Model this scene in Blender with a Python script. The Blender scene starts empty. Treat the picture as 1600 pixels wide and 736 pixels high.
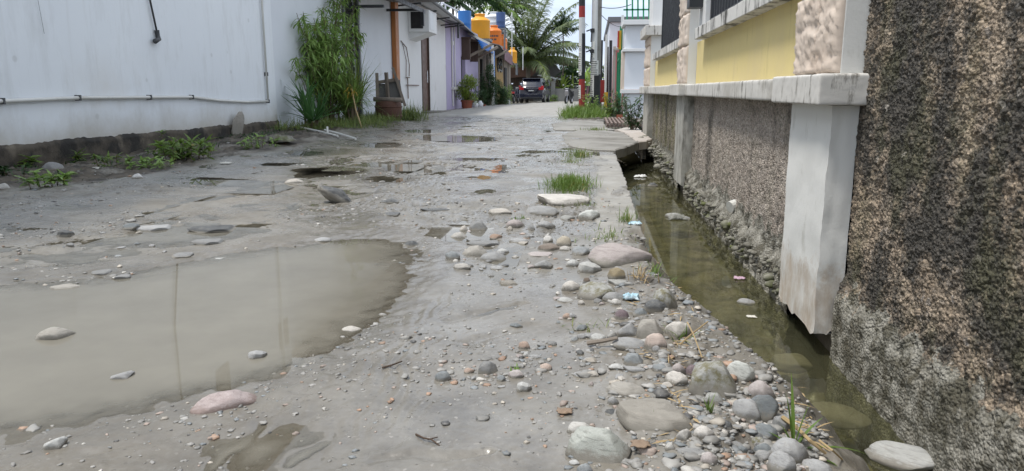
import bpy, math, random
import numpy as np
from mathutils import Vector, Matrix, Euler
random.seed(7); RNG = np.random.default_rng(7)
SC = bpy.context.scene
COL = SC.collection
PI = math.pi; R = math.radians
# ------------------------------------------------------------------ camera model (used to read places off the ground plane)
FPX = 1150.0; TH = R(11.17); PS = R(6.09); CH = 0.6
ct, st_, cp, sp_ = math.cos(TH), math.sin(TH), math.cos(PS), math.sin(PS)
def ray(px, py):
    cx = px-800; cy = 368-py; fh = FPX*ct+cy*st_; z = -FPX*st_+cy*ct
    return Vector((-fh*sp_+cx*cp, fh*cp+cx*sp_, z))
def G(px, py, z=0.0):
    r = ray(px, py); t = (z-CH)/r.z
    return Vector((r.x*t, r.y*t, z))
# ------------------------------------------------------------------ numpy noise
_P = np.random.default_rng(3).permutation(512).astype(np.int64)
_PP = np.concatenate([_P, _P])
_GA = np.random.default_rng(4).random(512)*2*np.pi
_GX, _GY = np.cos(_GA), np.sin(_GA)
def gn(x, y, seed=0):
    xi = np.floor(x).astype(np.int64); yi = np.floor(y).astype(np.int64)
    xf = x-xi; yf = y-yi
    u = xf*xf*xf*(xf*(xf*6-15)+10); v = yf*yf*yf*(yf*(yf*6-15)+10)
    def h(a, b): return _PP[(_PP[(a+seed*37) & 511]+b) & 511]
    def d(a, b, dx, dy):
        k = h(a, b); return _GX[k]*dx+_GY[k]*dy
    a = d(xi, yi, xf, yf); b = d(xi+1, yi, xf-1, yf)
    c = d(xi, yi+1, xf, yf-1); e = d(xi+1, yi+1, xf-1, yf-1)
    return (a+(b-a)*u+((c+(e-c)*u)-(a+(b-a)*u))*v)*1.5
def fbm(x, y, o=4, seed=0):
    s = 0; a = 1.0; t = 0
    for i in range(o):
        s = s+a*gn(x*2**i, y*2**i, seed+i); t += a; a *= .5
    return s/t
def cells(x, y, seed=0):
    "distance to the nearest jittered cell point and that cell's random number"
    xi = np.floor(x).astype(np.int64); yi = np.floor(y).astype(np.int64)
    best = np.full(np.shape(x), 9.0); val = np.zeros(np.shape(x))
    for dx in (-1, 0, 1):
        for dy in (-1, 0, 1):
            k = _PP[(_PP[(xi+dx+seed*29) & 511]+yi+dy) & 511]
            px = xi+dx+.5+.42*_GX[k]; py = yi+dy+.5+.42*_GY[k]
            d = np.hypot(px-x, py-y); m = d < best
            best = np.where(m, d, best); val = np.where(m, (k % 97)/97.0, val)
    return best, val
def ss(a, b, x):
    t = np.clip((x-a)/(b-a), 0, 1); return t*t*(3-2*t)
def polysd(x, y, poly):
    "signed distance to polygon, negative inside"
    n = len(poly); d = np.full(np.shape(x), 1e9); inside = np.zeros(np.shape(x), bool)
    for i in range(n):
        ax, ay = poly[i]; bx, by = poly[(i+1) % n]
        ex, ey = bx-ax, by-ay; wx, wy = x-ax, y-ay
        t = np.clip((wx*ex+wy*ey)/(ex*ex+ey*ey+1e-12), 0, 1)
        d = np.minimum(d, (wx-ex*t)**2+(wy-ey*t)**2)
        c = ((ay > y) != (by > y)) & (x < (bx-ax)*(y-ay)/(by-ay+1e-15)+ax)
        inside ^= c
    d = np.sqrt(d); return np.where(inside, -d, d)
# ------------------------------------------------------------------ objects
BASE = {}
def tag(o, label=None, cat=None, group=None, kind=None):
    if label: o['label'] = label
    if cat: o['category'] = cat
    if group: o['group'] = group
    if kind: o['kind'] = kind
    return o
def thing(name, label, cat, loc=(0, 0, 0), group=None):
    o = bpy.data.objects.new(name, None); COL.objects.link(o)
    o.empty_display_size = .1; o.location = loc; BASE[o.name] = Vector(loc)
    return tag(o, label, cat, group)
def link(name, me, m, parent=None, loc=None):
    o = bpy.data.objects.new(name, me); COL.objects.link(o)
    if m is not None and not me.materials: me.materials.append(m)
    if parent is not None:
        o.parent = parent; BASE[o.name] = BASE[parent.name]
    else:
        o.location = loc if loc is not None else (0, 0, 0); BASE[o.name] = Vector(o.location)
    return o
def npmesh(name, V, F, smooth=True, attrs=None, cols=None):
    V = np.asarray(V, np.float32); me = bpy.data.meshes.new(name)
    F = np.asarray(F, np.int32); k = F.shape[1]
    me.vertices.add(len(V)); me.vertices.foreach_set('co', V.ravel())
    me.loops.add(F.size); me.loops.foreach_set('vertex_index', F.ravel())
    me.polygons.add(len(F)); me.polygons.foreach_set('loop_start', np.arange(0, F.size, k, dtype=np.int32))
    me.polygons.foreach_set('loop_total', np.full(len(F), k, np.int32))
    if smooth: me.polygons.foreach_set('use_smooth', np.ones(len(F), bool))
    me.update(calc_edges=True)
    for n, a in (attrs or {}).items():
        at = me.attributes.new(n, 'FLOAT', 'POINT'); at.data.foreach_set('value', np.asarray(a, np.float32).ravel())
    for n, a in (cols or {}).items():
        at = me.attributes.new(n, 'FLOAT_COLOR', 'POINT'); at.data.foreach_set('color', np.asarray(a, np.float32).ravel())
    return me
def gridfaces(nr, nc):
    i = np.arange(nr-1)[:, None]*nc+np.arange(nc-1)[None, :]
    return np.stack([i, i+1, i+nc+1, i+nc], -1).reshape(-1, 4)
class MB:
    def __init__(s): s.v = []; s.f = []
    def add(s, vs, fs):
        b = len(s.v); s.v += [tuple(p) for p in vs]; s.f += [tuple(b+i for i in f) for f in fs]; return s
    def box(s, x0, x1, y0, y1, z0, z1):
        return s.add([(x0,y0,z0),(x1,y0,z0),(x1,y1,z0),(x0,y1,z0),(x0,y0,z1),(x1,y0,z1),(x1,y1,z1),(x0,y1,z1)],
                     [(0,3,2,1),(4,5,6,7),(0,1,5,4),(1,2,6,5),(2,3,7,6),(3,0,4,7)])
    def obox(s, c, size, rot=(0,0,0)):
        m = Euler(rot).to_matrix(); c = Vector(c); h = [a/2 for a in size]
        vs = [c+m @ Vector((sx*h[0], sy*h[1], sz*h[2])) for sz in (-1,1) for sy in (-1,1) for sx in (-1,1)]
        return s.add(vs, [(0,2,3,1),(4,5,7,6),(0,1,5,4),(1,3,7,5),(3,2,6,7),(2,0,4,6)])
    def bar(s, a, b, w, h=None):
        a = Vector(a); b = Vector(b); h = h or w; d = (b-a).normalized()
        q = d.to_track_quat('Y', 'Z').to_matrix(); ax = q @ Vector((1,0,0)); az = q @ Vector((0,0,1)); vs = []
        for p in (a, b):
            for sx, sz in ((-1,-1),(1,-1),(1,1),(-1,1)): vs.append(p+ax*sx*w/2+az*sz*h/2)
        return s.add(vs, [(0,1,2,3),(7,6,5,4),(0,4,5,1),(1,5,6,2),(2,6,7,3),(3,7,4,0)])
    def tube(s, pts, r, n=8, cap=True):
        pts = [Vector(p) for p in pts]; rr = r if isinstance(r, (list, tuple)) else [r]*len(pts)
        vs = []; fs = []; up = Vector((0, 0, 1))
        for i, p in enumerate(pts):
            d = (pts[min(i+1, len(pts)-1)]-pts[max(i-1, 0)])
            if d.length < 1e-9: d = Vector((0, 0, 1))
            d.normalize()
            a = d.cross(up if abs(d.z) < .95 else Vector((1, 0, 0))).normalized(); b = d.cross(a)
            for k in range(n):
                t = 2*PI*k/n; vs.append(p+(a*math.cos(t)+b*math.sin(t))*rr[i])
        for i in range(len(pts)-1):
            for k in range(n):
                fs.append((i*n+k, i*n+(k+1) % n, (i+1)*n+(k+1) % n, (i+1)*n+k))
        if cap: fs.append(tuple(range(n))[::-1]); fs.append(tuple((len(pts)-1)*n+k for k in range(n)))
        return s.add(vs, fs)
    def lathe(s, prof, c=(0,0,0), n=24, sx=1, sy=1, cap=True):
        vs = []; fs = []
        for r, z in prof:
            for k in range(n):
                t = 2*PI*k/n; vs.append((c[0]+r*sx*math.cos(t), c[1]+r*sy*math.sin(t), c[2]+z))
        for i in range(len(prof)-1):
            for k in range(n): fs.append((i*n+k, i*n+(k+1) % n, (i+1)*n+(k+1) % n, (i+1)*n+k))
        if cap: fs.append(tuple(range(n))[::-1]); fs.append(tuple((len(prof)-1)*n+k for k in range(n)))
        return s.add(vs, fs)
    def wheel(s, c, r, w, n=20, hole=0):
        vs = []; fs = []      # disc with axis along X
        for x in (-w/2, w/2):
            for rr in (r*.86, r): pass
        prof = [(-w/2, r*.55), (-w/2, r*.88), (-w/2*.7, r), (w/2*.7, r), (w/2, r*.88), (w/2, r*.55)]
        for x, q in prof:
            for k in range(n): vs.append((c[0]+x, c[1]+q*math.cos(2*PI*k/n), c[2]+q*math.sin(2*PI*k/n)))
        for i in range(5):
            for k in range(n): fs.append((i*n+k, i*n+(k+1) % n, (i+1)*n+(k+1) % n, (i+1)*n+k))
        if not hole: fs.append(tuple(range(n))[::-1]); fs.append(tuple(5*n+k for k in range(n)))
        return s.add(vs, fs)
    def extrude(s, poly, axis, a, b):
        "polygon (2-D) extruded along axis from a to b; 2-D axes are the other two in xyz order"
        n = len(poly); vs = []
        for t in (a, b):
            for p in poly:
                q = list(p); q.insert('xyz'.index(axis), t); vs.append(q)
        return s.add(vs, [tuple(range(n))[::-1], tuple(range(n, 2*n))]+[(i, (i+1) % n, n+(i+1) % n, n+i) for i in range(n)])
    def build(s, name, m, parent=None, loc=None, smooth=False, bevel=0, seg=2):
        me = bpy.data.meshes.new(name)
        b = BASE[parent.name] if parent is not None else (Vector(loc) if loc is not None else Vector((0,0,0)))
        me.from_pydata([(p[0]-b.x, p[1]-b.y, p[2]-b.z) for p in s.v], [], s.f); me.update()
        if smooth: me.polygons.foreach_set('use_smooth', np.ones(len(me.polygons), bool))
        o = link(name, me, m, parent, loc)
        if bevel:
            md = o.modifiers.new('Bevel', 'BEVEL'); md.width = bevel; md.segments = seg; md.limit_method = 'ANGLE'; md.angle_limit = R(40)
        return o
def copy_tree(o, parent=None):
    c = o.copy(); COL.objects.link(c)
    if parent is not None: c.parent = parent
    BASE[c.name] = BASE[o.name]
    for ch in list(o.children): copy_tree(ch, c)
    return c
# ------------------------------------------------------------------ material helpers
class NT:
    def __init__(s, name):
        s.m = bpy.data.materials.new(name); s.m.use_nodes = True; s.t = s.m.node_tree
        s.b = s.t.nodes['Principled BSDF']; s.out = s.t.nodes['Material Output']; s._tc = None
    def n(s, t, **k):
        o = s.t.nodes.new(t)
        for a, v in k.items(): setattr(o, a, v)
        return o
    def l(s, a, b): s.t.links.new(a, b)
    def coord(s, scale=(1,1,1), kind='Object'):
        if s._tc is None: s._tc = s.n('ShaderNodeTexCoord')
        if scale == (1,1,1): return s._tc.outputs[kind]
        m = s.n('ShaderNodeMapping'); m.inputs['Scale'].default_value = scale; s.l(s._tc.outputs[kind], m.inputs[0]); return m.outputs[0]
    def noise(s, scale, detail=4, rough=.55, vec=None, sc=(1,1,1), dist=0):
        o = s.n('ShaderNodeTexNoise'); o.inputs['Scale'].default_value = scale; o.inputs['Detail'].default_value = detail
        o.inputs['Roughness'].default_value = rough; o.inputs['Distortion'].default_value = dist
        s.l(vec or s.coord(sc), o.inputs['Vector']); return o.outputs['Fac']
    def voro(s, scale, out='Distance', sc=(1,1,1), feature='F1'):
        o = s.n('ShaderNodeTexVoronoi'); o.inputs['Scale'].default_value = scale; o.feature = feature
        s.l(s.coord(sc), o.inputs['Vector']); return o.outputs[out]
    def ramp(s, fac, pts, interp='LINEAR'):
        o = s.n('ShaderNodeValToRGB'); e = o.color_ramp.elements; o.color_ramp.interpolation = interp
        while len(e) < len(pts): e.new(.5)
        for q, (p, c) in zip(e, pts):
            q.position = p; q.color = (c, c, c, 1) if isinstance(c, (int, float)) else (*c[:3], 1)
        s.l(fac, o.inputs[0]); return o.outputs[0]
    def mix(s, fac, a, b, mode='MIX'):
        o = s.n('ShaderNodeMix', data_type='RGBA', blend_type=mode)
        for i, v in ((0, fac), (6, a), (7, b)):
            if isinstance(v, (int, float)): o.inputs[i].default_value = v if i == 0 else (v, v, v, 1)
            elif isinstance(v, tuple): o.inputs[i].default_value = (*v[:3], 1)
            else: s.l(v, o.inputs[i])
        return o.outputs[2]
    def math(s, op, a, b=0.0, clamp=False):
        o = s.n('ShaderNodeMath', operation=op, use_clamp=clamp)
        for i, v in ((0, a), (1, b)):
            if isinstance(v, (int, float)): o.inputs[i].default_value = v
            else: s.l(v, o.inputs[i])
        return o.outputs[0]
    def attr(s, name, out='Fac'):
        o = s.n('ShaderNodeAttribute', attribute_name=name); return o.outputs[out]
    def sep(s, axis, kind='Object'):
        o = s.n('ShaderNodeSeparateXYZ'); s.l(s.coord((1,1,1), kind), o.inputs[0]); return o.outputs[axis]
    def bump(s, h, strength=.3, dist=.01, prev=None):
        o = s.n('ShaderNodeBump'); o.inputs['Strength'].default_value = strength; o.inputs['Distance'].default_value = dist
        s.l(h, o.inputs['Height'])
        if prev is not None: s.l(prev, o.inputs['Normal'])
        return o.outputs[0]
    def set(s, color=None, rough=None, normal=None, **k):
        for key, v in (('Base Color', color), ('Roughness', rough), ('Normal', normal), *k.items()):
            if v is None: continue
            i = s.b.inputs[key]
            if isinstance(v, (int, float)): i.default_value = v
            elif isinstance(v, tuple): i.default_value = (*v[:3], 1)
            else: s.l(v, i)
        return s.m
def simple(name, c, rough=.6, var=.18, scale=6, bump=.15, bd=.004, spec=.4, metal=0, dirt=None, sc=(1,1,1), stain=.55):
    "base colour with uneven tone, fine bump and optional dirt"
    t = NT(name); n = t.noise(scale, 6, .6, sc=sc)
    col = t.mix(n, tuple(x*(1-var) for x in c), tuple(min(1, x*(1+var)) for x in c))
    if dirt is not None:
        d = t.ramp(t.noise(scale*.37, 7, .65, sc=sc), [(stain, 0), (stain+.22, 1)]); col = t.mix(d, col, dirt)
    nm = t.bump(t.noise(scale*14, 3), bump, bd) if bump else None
    rr = t.ramp(t.noise(scale*1.7, 3), [(.3, max(.02, rough-.12)), (.7, min(1, rough+.12))])
    return t.set(col, rr, nm, Metallic=metal, **{'Specular IOR Level': spec})
# ------------------------------------------------------------------ materials
MT = {}
def m_ground():
    t = NT('wet_mud')
    big = t.noise(.9, 5); mid = t.noise(5.5, 6, .62); fine = t.noise(60, 5, .7); grit = t.voro(170, 'Color')
    gritv = t.ramp(grit, [(.0, 0), (1, 1)])
    c = t.mix(t.ramp(mid, [(.35, 0), (.62, 1)]), (.125, .115, .098), (.215, .203, .178))
    c = t.mix(t.math('MULTIPLY', t.ramp(big, [(.42, 0), (.62, 1)]), .55), c, (.185, .158, .118))
    c = t.mix(t.ramp(fine, [(.5, 0), (.8, .35)]), c, (.30, .29, .265))
    c = t.mix(t.ramp(gritv, [(.90, 0), (.95, .45)]), c, (.40, .375, .34))
    c = t.mix(t.ramp(gritv, [(.04, .55), (.12, 0)]), c, (.06, .057, .05))
    wet = t.attr('wet'); c = t.mix(t.math('MULTIPLY', wet, .38), c, (.105, .097, .082))
    pit = t.ramp(t.noise(26, 7, .78), [(.31, .75), (.39, 0)]); c = t.mix(pit, c, (.075, .068, .056))
    c = t.mix(t.ramp(t.noise(1.9, 8, .7, sc=(1.6, .6, 1)), [(.52, 0), (.62, .4)]), c, (.265, .252, .225))
    dirt = t.attr('dirt')
    dk = t.mix(t.ramp(mid, [(.4, 0), (.6, 1)]), (.032, .027, .02), (.095, .078, .056))
    c = t.mix(t.ramp(t.math('ADD', dirt, t.math('MULTIPLY', t.math('SUBTRACT', fine, .5), .7)), [(.35, 0), (.6, 1)]), c, dk)
    conc = t.attr('conc')
    cc = t.mix(t.ramp(t.noise(3.2, 7, .68), [(.35, 0), (.65, 1)]), (.205, .195, .172), (.33, .318, .288))
    cc = t.mix(t.ramp(fine, [(.55, 0), (.8, .5)]), cc, (.19, .18, .16))
    c = t.mix(conc, c, cc)
    c = t.mix(t.attr('bed'), c, t.mix(t.ramp(mid, [(.38, 0), (.62, 1)]), (.05, .05, .026), (.23, .21, .135)))
    r = t.ramp(t.noise(2.6, 5, .6), [(.38, .10), (.5, .28), (.64, .55)])
    r = t.mix(t.math('MULTIPLY', wet, .8), r, .12); r = t.mix(dirt, r, .85); r = t.mix(conc, r, t.ramp(mid, [(.35, .5), (.65, .85)]))
    sm = t.attr('silt'); rgh = t.math('SUBTRACT', 1.0, t.math('MULTIPLY', sm, .62)); r = t.mix(t.math('MULTIPLY', sm, .55), r, .30)
    nm = t.bump(t.math('MULTIPLY', t.noise(230, 4, .7), rgh), .45, .0016); nm = t.bump(t.math('MULTIPLY', t.noise(38, 5, .65), rgh), .45, .005, nm)
    return t.set(c, r, nm, **{'Specular IOR Level': .5})
MT['ground'] = m_ground()
def m_stone(name, a, b, fleck, mud=(.23, .215, .185), band=.0, moss=None):
    t = NT(name); oi = t.n('ShaderNodeObjectInfo').outputs['Random']
    n = t.noise(3.5, 7, .65); f = t.noise(28, 4, .7)
    c = t.mix(t.ramp(n, [(.3, 0), (.7, 1)]), a, b); c = t.mix(t.ramp(f, [(.52, 0), (.72, .75)]), c, fleck)
    c = t.mix(t.ramp(t.noise(1.6, 3, sc=(1, 1, 6)), [(.55, 0), (.62, .35+band)]), c, tuple(x*.55 for x in a))
    hs = t.n('ShaderNodeHueSaturation'); t.l(c, hs.inputs['Color'])
    t.l(t.math('ADD', t.math('MULTIPLY', oi, .5), .72), hs.inputs['Value']); t.l(t.math('ADD', t.math('MULTIPLY', oi, -.45), .95), hs.inputs['Saturation']); c = hs.outputs[0]
    if moss: c = t.mix(t.ramp(t.noise(2.2, 6, .7), [(.45, 0), (.6, .9)]), c, moss)
    z = t.sep('Z'); h = t.math('ADD', z, t.math('MULTIPLY', t.math('SUBTRACT', t.noise(5, 5, .6), .5), .9))
    c = t.mix(t.ramp(h, [(-.1, 1), (.34, 0)]), c, mud)
    dust = t.ramp(t.noise(4.3, 5), [(.52, 0), (.75, .4)]); c = t.mix(dust, c, tuple(x*1.25 for x in mud))
    return t.set(c, t.ramp(n, [(.3, .5), (.7, .85)]), t.bump(t.noise(34, 5, .7), .35, .03), **{'Specular IOR Level': .35})
SM = {
 'grey': m_stone('stone_grey', (.23, .23, .225), (.33, .33, .32), (.42, .42, .41)),
 'dark': m_stone('stone_dark', (.075, .08, .082), (.14, .145, .145), (.22, .22, .22), band=.3),
 'blue': m_stone('stone_blue_grey', (.175, .195, .205), (.27, .295, .30), (.38, .40, .40)),
 'pale': m_stone('stone_pale', (.36, .36, .335), (.50, .50, .47), (.28, .29, .27)),
 'cream': m_stone('stone_cream', (.40, .36, .30), (.52, .475, .405), (.33, .27, .2)),
 'buff': m_stone('stone_buff', (.31, .285, .24), (.42, .39, .335), (.25, .22, .17)),
 'pink': m_stone('stone_pink', (.34, .28, .26), (.45, .39, .365), (.56, .52, .5)),
 'redpink': m_stone('stone_red_pink', (.27, .17, .15), (.38, .28, .26), (.54, .49, .47), mud=(.24, .185, .165)),
 'orange': m_stone('stone_orange', (.38, .235, .155), (.46, .33, .245), (.5, .43, .36)),
 'ochre': m_stone('stone_ochre', (.31, .245, .13), (.40, .33, .21), (.22, .16, .08)),
 'purple': m_stone('stone_purple', (.12, .075, .09), (.2, .14, .15), (.3, .25, .26)),
 'brown': m_stone('stone_brown', (.17, .125, .09), (.27, .21, .16), (.36, .32, .27)),
 'green': m_stone('stone_green', (.36, .38, .33), (.48, .5, .45), (.62, .62, .58), band=.2),
 'moss': m_stone('stone_mossy', (.3, .3, .27), (.4, .4, .37), (.22, .2, .14), moss=(.135, .12, .045)),
 'white': m_stone('stone_white', (.56, .54, .49), (.68, .66, .62), (.4, .36, .3)),
}
def m_gravel():
    t = NT('gravel_bits'); c = t.attr('Col', 'Color')
    c = t.mix(t.ramp(t.noise(90, 3), [(.4, 0), (.75, .5)]), c, (.24, .225, .2))
    return t.set(c, .6, t.bump(t.noise(260, 3), .3, .001))
MT['gravel'] = m_gravel()
def m_wall_white():
    t = NT('white_plaster'); z = t.sep('Z'); n = t.noise(.9, 6, .6)
    c = t.mix(n, (.66, .695, .73), (.75, .78, .80))
    c = t.mix(t.ramp(t.noise(5, 6, .7, sc=(1, 1, .25)), [(.5, 0), (.75, .42)]), c, (.47, .48, .475))
    edge = t.math('ADD', z, t.math('MULTIPLY', t.math('SUBTRACT', t.noise(2.2, 7, .7), .5), .42))
    c = t.mix(t.ramp(edge, [(.17, .75), (.42, 0)]), c, (.40, .37, .31))
    br = t.ramp(t.noise(.55, 6, .65), [(.56, 0), (.72, .5)]); low2 = t.ramp(z, [(.25, 1), (1.0, 0)]); c = t.mix(t.math('MULTIPLY', br, low2), c, (.44, .37, .26))
    c = t.mix(t.ramp(t.noise(1.3, 8, .75, sc=(1, 3.5, .12)), [(.58, 0), (.7, .35)]), c, (.50, .50, .49))
    sp = t.ramp(t.voro(3.1), [(.06, 1), (.1, 0)]); c = t.mix(t.math('MULTIPLY', sp, .25), c, (.3, .3, .28))
    return t.set(c, .75, t.bump(t.noise(45, 5), .2, .004), **{'Specular IOR Level': .3})
MT['plaster'] = m_wall_white()
def m_plinth():
    t = NT('mouldy_plinth'); n = t.noise(2.4, 7, .68)
    c = t.mix(t.ramp(n, [(.45, 0), (.56, 1)]), (.02, .018, .015), (.075, .062, .046))
    c = t.mix(t.ramp(t.noise(3.1, 6, .6, sc=(1, 1, .8)), [(.58, 0), (.66, .6)]), c, (.17, .145, .11))
    return t.set(c, .9, t.bump(t.noise(30, 6, .7), .6, .012))
MT['plinth'] = m_plinth()
def m_rough(name, tan, pale, dark, streak, lo, hi, moss=0.0, lip=None, bumpd=.004):
    "pebble-dash render with black algae running down it; lip = height under which bare cement shows"
    t = NT(name)
    st = t.noise(1.0, 6, .62, sc=(2.9, 2.9, .5), dist=1.1); bl = t.noise(5.5, 9, .72); f = t.noise(95, 5, .8)
    s2 = t.math('ADD', t.math('MULTIPLY', st, streak), t.math('MULTIPLY', bl, 1-streak))
    s2 = t.math('ADD', s2, t.math('MULTIPLY', t.math('SUBTRACT', f, .5), .34)); s2 = t.math('ADD', s2, t.math('MULTIPLY', t.math('SUBTRACT', t.noise(1.7, 3, .5, sc=(1, 1, .8)), .5), .42))
    c = t.mix(t.ramp(t.noise(9, 5), [(.35, 0), (.65, 1)]), tan, pale)
    c = t.mix(t.ramp(f, [(.35, .6), (.5, 0)]), c, tuple(x*.4 for x in tan))
    c = t.mix(t.ramp(t.voro(60, 'Color'), [(.86, 0), (.93, .7)]), c, (.45, .40, .35))
    c = t.mix(t.ramp(s2, [(lo, 0), (hi, .94)]), c, dark)
    gv = t.ramp(t.voro(130, 'Color'), [(0, .45), (1, 1.55)]); c = t.mix(1.0, c, gv, 'MULTIPLY')
    c = t.mix(t.ramp(t.voro(75, 'Color'), [(.93, 0), (.97, .8)]), c, (.36, .33, .29))
    if moss:
        c = t.mix(t.math('MULTIPLY', t.ramp(t.noise(4.6, 6, .7, sc=(1, 1, .7)), [(.5, 0), (.64, 1)]), moss), c, (.10, .105, .015))
    if lip is not None:
        z = t.math('ADD', t.sep('Z'), t.math('MULTIPLY', t.math('SUBTRACT', t.noise(7, 7, .7), .5), .34))
        g = t.mix(t.ramp(t.noise(16, 6, .7), [(.42, 0), (.6, 1)]), (.075, .07, .048), (.30, .29, .25))
        c = t.mix(t.ramp(z, [(lip-.10, .92), (lip+.03, 0)]), c, g)
    wetspec = t.ramp(t.noise(120, 3), [(.45, .9), (.7, .35)])
    return t.set(c, wetspec, t.bump(t.math('SUBTRACT', 1.0, t.voro(130)), .9, bumpd*1.6, t.bump(t.noise(180, 5, .75), .6, bumpd)))
MT['rough'] = m_rough('pebble_dash_black', (.285, .22, .155), (.39, .315, .235), (.036, .034, .029), .36, .435, .54, moss=.22, lip=-.09)
MT['rough2'] = m_rough('pebble_dash_tan', (.29, .245, .205), (.40, .35, .30), (.045, .04, .03), .62, .53, .66, moss=.10, lip=-.10)
MT['rough3'] = m_rough('pebble_dash_moss', (.20, .17, .12), (.26, .23, .17), (.035, .03, .02), .5, .5, .64, moss=.85, lip=-.16)
def m_pillar():
    t = NT('painted_concrete'); z = t.sep('Z'); n = t.noise(3, 6)
    c = t.mix(n, (.62, .62, .59), (.71, .71, .685))
    low = t.math('ADD', z, t.math('MULTIPLY', t.math('SUBTRACT', t.noise(9, 8, .75), .5), .40))
    c = t.mix(t.math('MULTIPLY', t.ramp(low, [(-.22, .8), (.06, 0)]), t.ramp(t.noise(15, 8, .75, sc=(1, 1, .45)), [(.36, .15), (.6, .9)])), c, (.40, .31, .22))
    c = t.mix(t.ramp(t.noise(12, 7, .7, sc=(1, 1, .4)), [(.58, 0), (.72, .6)]), c, (.4, .39, .34))
    return t.set(c, .72, t.bump(t.noise(34, 5, .7), .3, .004), **{'Specular IOR Level': .3})
MT['pillar'] = m_pillar()
def m_stain(name, base, dark, k, lo, hi, sc=(3, 3, .5), extra=None):
    t = NT(name); n = t.noise(6, 8, .7, sc=sc); b = t.noise(5, 6, .65)
    c = t.mix(b, tuple(x*.9 for x in base), tuple(min(1, x*1.05) for x in base))
    f = t.ramp(t.math('ADD', t.math('MULTIPLY', n, .7), t.math('MULTIPLY', b, .3)), [(lo, 0), (hi, k)])
    c = t.mix(f, c, dark)
    if extra: c = t.mix(t.ramp(t.noise(2.1, 7, .7), [(.5, 0), (.66, .8)]), c, extra)
    return t.set(c, .78, t.bump(t.noise(50, 5, .7), .3, .003), **{'Specular IOR Level': .3})
MT['pillar_dirty'] = m_stain('weathered_concrete', (.45, .44, .40), (.12, .115, .095), .85, .46, .62, sc=(2, 2, .7), extra=(.27, .26, .22))
MT['cap'] = m_stain('cap_concrete', (.58, .565, .53), (.11, .10, .08), .9, .53, .60, sc=(3.5, 3.5, .8), extra=(.37, .35, .31))
MT['ledge'] = m_stain('ledge_concrete', (.62, .61, .58), (.045, .042, .036), .93, .49, .58, sc=(2, 2, .45))
MT['yellow'] = m_stain('yellow_paint', (.68, .565, .26), (.36, .29, .14), .65, .55, .68, sc=(2.5, 2.5, .4), extra=(.63, .52, .27))
MT['clad'] = m_stain('pink_split_stone', (.60, .51, .43), (.44, .33, .25), .5, .52, .72, sc=(1, 1, 1), extra=(.64, .57, .50))
MT['white'] = simple('white_paint', (.66, .67, .67), .7, .05, 3, dirt=(.42, .40, .36), stain=.62)
MT['white2'] = simple('bluish_white_paint', (.62, .65, .69), .7, .05, 2, dirt=(.45, .44, .42), stain=.62)
MT['lilac'] = simple('lilac_paint', (.40, .36, .52), .75, .08, 2, dirt=(.33, .30, .38), stain=.58)
MT['pinkwall'] = simple('pink_paint', (.52, .20, .19), .75, .1, 3, dirt=(.35, .18, .16))
MT['black_steel'] = simple('black_steel', (.02, .022, .026), .45, .2, 9, .1, spec=.5)
MT['grey_steel'] = simple('grey_steel', (.12, .13, .14), .5, .25, 6, .1, spec=.5)
MT['rust'] = simple('rusty_steel', (.17, .125, .105), .8, .35, 9, .3, dirt=(.2, .1, .06))
MT['pvc'] = simple('white_pvc', (.58, .58, .55), .45, .08, 8, .08, dirt=(.38, .36, .32))
MT['grey_plastic'] = simple('grey_plastic', (.06, .062, .065), .45, .2, 9, .1)
MT['wood_dark'] = simple('dark_wood', (.075, .05, .038), .7, .35, 5, .3, sc=(4, 4, .5), dirt=(.16, .13, .1))
MT['wood_grey'] = simple('weathered_wood', (.20, .17, .14), .85, .3, 5, .4, sc=(4, 4, .4), dirt=(.09, .075, .06))
MT['wood_orange'] = simple('varnished_wood', (.36, .135, .04), .5, .3, 4, .2, sc=(6, 6, .4), dirt=(.2, .08, .03))
MT['wood_door'] = simple('brown_door', (.105, .06, .045), .55, .2, 5, .2, sc=(5, 5, .4))
MT['wood_yellow'] = simple('yellow_timber', (.42, .29, .13), .7, .2, 5, .2, sc=(4, 4, .4))
MT['basket'] = simple('brown_barrel', (.085, .04, .026), .75, .4, 12, .5, .01, dirt=(.03, .02, .016))
MT['blue_sheet'] = simple('blue_sheet', (.02, .16, .50), .45, .15, 4, .1)
MT['blue_tank'] = simple('blue_barrel', (.015, .115, .34), .4, .12, 3, .05)
MT['navy_tank'] = simple('navy_drum', (.03, .065, .17), .45, .15, 3, .05)
MT['orange_tank'] = simple('orange_tank', (.66, .30, .022), .5, .08, 2, .06, dirt=(.50, .24, .03))
MT['orange_tank2'] = simple('deep_orange_tank', (.62, .165, .022), .5, .08, 2, .06, dirt=(.46, .13, .03))
MT['white_tank'] = simple('white_tank', (.62, .64, .66), .5, .08, 2, .05)
MT['tin'] = simple('tin_roof', (.17, .16, .155), .6, .3, 3, .15, sc=(6, 6, 6), dirt=(.11, .075, .05))
MT['maroon'] = simple('maroon_sheet', (.14, .065, .085), .65, .2, 3, .1)
MT['rust_roof'] = simple('rusty_brown_roof', (.20, .115, .085), .75, .25, 3, .2, dirt=(.12, .075, .06))
MT['concrete'] = simple('concrete', (.245, .235, .212), .8, .22, 4, .35, .006, dirt=(.12, .112, .095), stain=.44)
MT['conc_wall'] = simple('old_concrete_wall', (.15, .15, .145), .85, .3, 2, .3, dirt=(.07, .07, .065), stain=.48)
MT['tile'] = simple('pinkish_cement', (.40, .36, .32), .75, .12, 4, .2, dirt=(.36, .31, .26))
MT['terracotta'] = simple('terracotta', (.27, .085, .05), .75, .2, 6, .2, dirt=(.18, .09, .06))
MT['glass'] = NT('dark_glass').set((.02, .024, .03), .06)
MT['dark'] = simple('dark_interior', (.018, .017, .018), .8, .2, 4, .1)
MT['mirror'] = NT('mirror').set((.75, .77, .8), .05, Metallic=1.0)
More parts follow.
